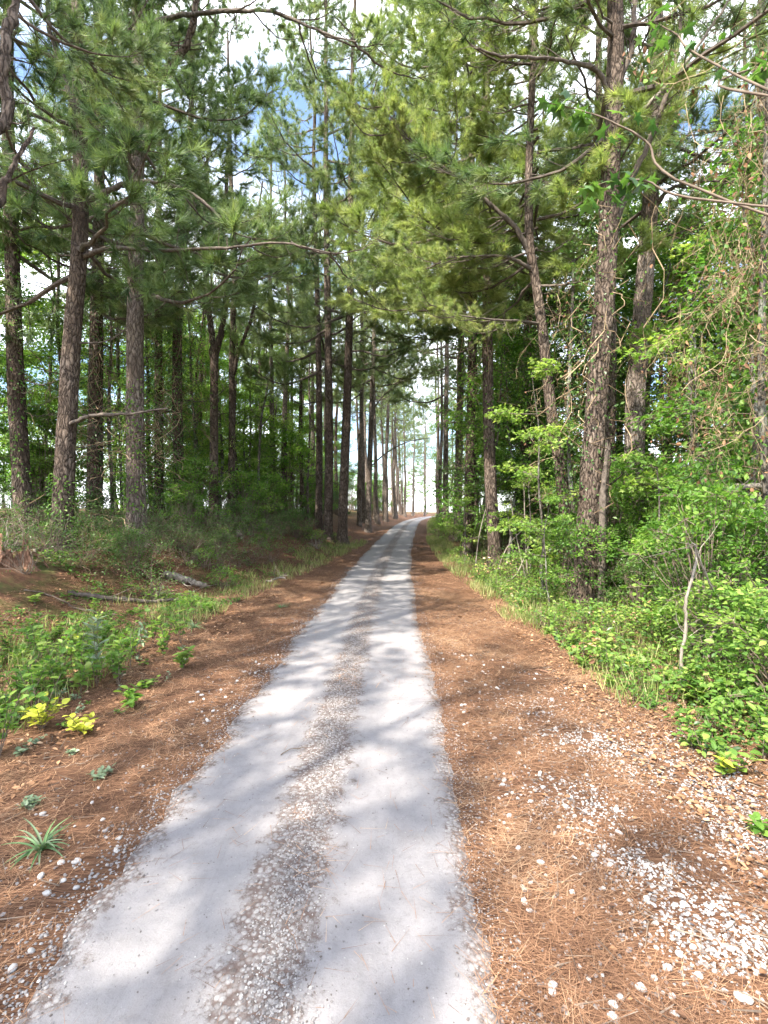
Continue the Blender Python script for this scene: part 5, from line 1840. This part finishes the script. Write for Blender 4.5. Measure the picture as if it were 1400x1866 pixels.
# stray stones on both verges
n = 2700
y = 1.4 + 10 * g.random(n) ** 1.5
parts.append((roadc(y) + .98 + np.abs(g.normal(0, .75, n)), y, g.uniform(.006, .026, n)))
n = 1500
y = 1.5 + 10 * g.random(n) ** 1.4
parts.append((roadc(y) - .9 - np.abs(g.normal(0, .40, n)), y, g.uniform(.006, .024, n)))
X_, Y_, S_ = (np.concatenate([p[k] for p in parts]) for k in range(3))
kf = np.abs(X_) < .80 * Y_ + .1
X_, Y_, S_ = X_[kf], Y_[kf], S_[kf]
stones(mb, X_, Y_, S_, np.where(g.random(len(X_)) < .2, g.uniform(0, .25, len(X_)), np.clip(g.normal(.50, .2, len(X_)) + .28 * np.clip(patchy(X_, Y_) * 2, 0, 1), 0, 1)))
stuff('gravel', mb, [M['stone']], 'pale crushed limestone gravel along the road and verges', 'gravel')
# the larger loose stones one by one
STONE = []
for k in range(6):
    gg = np.random.default_rng(800 + k)
    V = ICO_V * (1 + gg.uniform(-.2, .2, (12, 1)))
    ed = {}
    vv = list(V)
    ff = []

    def midp(a_, b_):
        key = (min(a_, b_), max(a_, b_))
        if key not in ed:
            m_ = (vv[a_] + vv[b_]) / 2 * (1.09 + gg.uniform(-.05, .05))
            ed[key] = len(vv)
            vv.append(m_)
        return ed[key]
    for a_, b_, c_ in ICO_F:
        ab, bc, ca = midp(a_, b_), midp(b_, c_), midp(c_, a_)
        ff += [(a_, ab, ca), (b_, bc, ab), (c_, ca, bc), (ab, bc, ca)]
    sm = MB()
    sm.add(np.array(vv) * np.array((1.0, .78, .55)) * .5, ff, 0, .85, True)
    STONE.append(sm.mesh('stone', [M['stone']]))
ns = 0
while ns < 150:
    y = 1.75 + 4.5 * g.random() ** 1.5
    if g.random() < .72:
        u = 1.08 + abs(g.normal(0, .7))
        lb_, gp_ = 'loose whitish stone lying on the right verge', 'loose stones on the right verge'
    else:
        u = -.95 - abs(g.normal(0, .28))
        lb_, gp_ = 'loose whitish stone lying on the left verge', 'loose stones on the left verge'
    x = float(roadc(y)) + u
    if abs(x) > .78 * y:
        continue
    s = g.uniform(.026, .046)
    tag(obj('stone', STONE[ns % 6], None, (x, y, tz(x, y) + s * .16), (g.normal(0, .2), g.normal(0, .2), g.uniform(0, 6.28)), s), lb_, 'stone', gp_)
    ns += 1

# twigs and bark flakes
mb = MB()
x1, y1, u1 = sample(1100, 1.6, 10, 1.1, 3.2, 1.3)
x2, y2, u2 = sample(1300, 1.6, 11, -5.0, -1.1, 1.3)
x, y = np.concatenate([x1, x2]), np.concatenate([y1, y2])
n = len(x)
a = g.uniform(0, 2 * pi, n)
p0 = np.stack([x, y, TZ(x, y) + .012], -1)
p1 = p0 + np.stack([np.cos(a), np.sin(a), g.normal(0, .12, n)], -1) * g.uniform(.03, .16, n)[:, None]
sticks(mb, p0, p1, g.uniform(.0015, .0045, n), .0015, 0, g.random(n))
k = g.random(n) < .6
m = int(k.sum())
a = g.uniform(0, 2 * pi, m)
leaves(mb, LEAF_SMALL, p0[k] + np.stack([g.normal(0, .2, m), g.normal(0, .2, m), np.full(m, .004)], -1), np.stack([np.cos(a), np.sin(a), g.normal(0, .1, m)], -1), np.array((0, 0, 1.0)) + g.normal(0, .2, (m, 3)), g.uniform(.015, .05, m), 1, g.random(m) * .4)
stuff('twig_litter', mb, [M['twig'], M['leaf_brown']], 'small broken twigs and bark flakes strewn over the pine straw', 'twig litter')

# dry leaf litter
mb = MB()
x1, y1, u1 = sample(11000, 1.8, 11, 2.2, 5.0, 1.2)
x2, y2, u2 = sample(7000, 1.8, 11, -5.5, -1.9, 1.2)
x, y = np.concatenate([x1, x2]), np.concatenate([y1, y2])
n = len(x)
a = g.uniform(0, 2 * pi, n)
leaves(mb, LEAF_OVAL, np.stack([x, y, TZ(x, y) + g.uniform(.006, .03, n)], -1), np.stack([np.cos(a), np.sin(a), g.normal(0, .25, n)], -1), np.array((0, 0, 1.0)) + g.normal(0, .35, (n, 3)), g.uniform(.022, .055, n), 0,
       np.clip(g.normal(.40, .22, n), 0, 1))
stuff('leaf_litter', mb, [M['leaf_brown']], 'dry brown fallen leaves lying along the thicket edges', 'leaf litter')


# green ground cover
def cover(mb, n, yr2, uf, hmax, leaf, seed, thr=-.35, tpl=LEAF_OVAL, sc=1.1, other=()):
    gg = np.random.default_rng(seed)
    y = yr2[0] + (yr2[1] - yr2[0]) * gg.random(n) ** 1.3
    u = uf(y, gg.random(n))
    x = roadc(y) + u
    dens = wob(x, y, sc, seed) + .5 * wob(x, y, 3.1, seed + 1)
    k = dens > thr + gg.normal(0, .15, n)
    k &= np.abs(x) < .82 * y + .3
    x, y, dens = x[k], y[k], dens[k]
    m = len(x)
    hgt = hmax * np.clip(dens - thr, .1, 1.3) * gg.random(m)
    a = gg.uniform(0, 2 * pi, m)
    P_ = np.stack([x, y, TZ(x, y) + .02 + hgt], -1)
    D_ = np.stack([np.cos(a), np.sin(a), gg.normal(-.1, .35, m)], -1)
    N_ = np.array((0, 0, 1.0)) + gg.normal(0, .45, (m, 3))
    patch_ = .5 + .5 * np.sin(x * 2.3 + seed) * np.sin(y * 1.9 + x)
    S_ = gg.uniform(.45, 1.45, m) * leaf * (.75 + .5 * patch_)
    T_ = np.clip(.12 + .35 * hgt / hmax + .35 * patch_ + gg.normal(0, .2, m), 0, 1)
    w_ = gg.random(m) + .25 * (patch_ - .5)
    last = np.zeros(m, bool)
    for mi_, lo_ in other:
        sel = (w_ > lo_) & ~last
        leaves(mb, tpl, P_[sel], D_[sel], N_[sel], S_[sel], mi_, T_[sel])
        last |= sel
    sel = ~last
    leaves(mb, tpl, P_[sel], D_[sel], N_[sel], S_[sel], 0, T_[sel])
    s = gg.random(m) < .12
    b_ = np.stack([x[s], y[s], TZ(x[s], y[s])], -1)
    sticks(mb, b_, b_ + np.stack([gg.normal(0, .03, s.sum()), gg.normal(0, .03, s.sum()), hgt[s] + .05], -1), .003, .0015, 1)


vr = np.vectorize(verge_r)
vl = np.vectorize(verge_l)
mb = MB()
cover(mb, 26000, (3.6, 13), lambda y, r: vr(y) - .1 + 2.6 * r, .42, .058, 71, -.42, other=((2, .97), (3, .72)))
cover(mb, 12000, (9, 20), lambda y, r: vr(y) - .1 + 1.8 * r, .28, .05, 72, -.35, other=((2, .95), (3, .60)))
stuff('ground_cover', mb, [M['leaf_bright'], M['twig'], M['leaf_brown'], M['leaf_dark']], 'knee-high bright green ground cover in front of the right thicket', 'ground cover')
mb = MB()
cover(mb, 16000, (3.2, 10), lambda y, r: -(vl(y) - .5 + 2.4 * r), .24, .05, 73, -.15)
cover(mb, 12000, (9, 22), lambda y, r: -(vl(y) - .1 + 3.4 * r), .18, .05, 74, .05)
stuff('ground_cover', mb, [M['leaf'], M['twig']], 'patchy green herbs on the straw and bank left of the road', 'ground cover')
mb = MB()
for n, yr2, uf, h in ((4500, (9, 24), lambda y, r: -(vl(y) - .55 + 1.3 * r), .22), (7500, (8, 26), lambda y, r: vr(y) - .45 + 1.1 * r, .24), (3000, (3.4, 9), lambda y, r: -(vl(y) - .7 + 2.0 * r), .26), (4000, (20, 60), lambda y, r: vr(y) - .4 + 1.0 * r, .3), (3000, (4.5, 11), lambda y, r: vr(y) - .25 + 1.6 * r, .26)):
    y = yr2[0] + (yr2[1] - yr2[0]) * g.random(n)
    u = uf(y, g.random(n))
    x = roadc(y) + u
    k = wob(x, y, 1.9, 7.0) > -.15
    x, y = x[k], y[k]
    m = len(x)
    leaves(mb, LEAF_BLADE, np.stack([x, y, TZ(x, y)], -1), unit(np.stack([g.normal(0, .35, m), g.normal(0, .35, m), np.ones(m)], -1)), rdir(g, m), g.uniform(.5, 1.2, m) * h, 0, np.clip(g.normal(.5, .28, m), 0, 1), width=np.full(m, .008))
stuff('grass', mb, [M['grass']], 'short roadside grass between the verges and the undergrowth', 'grass')
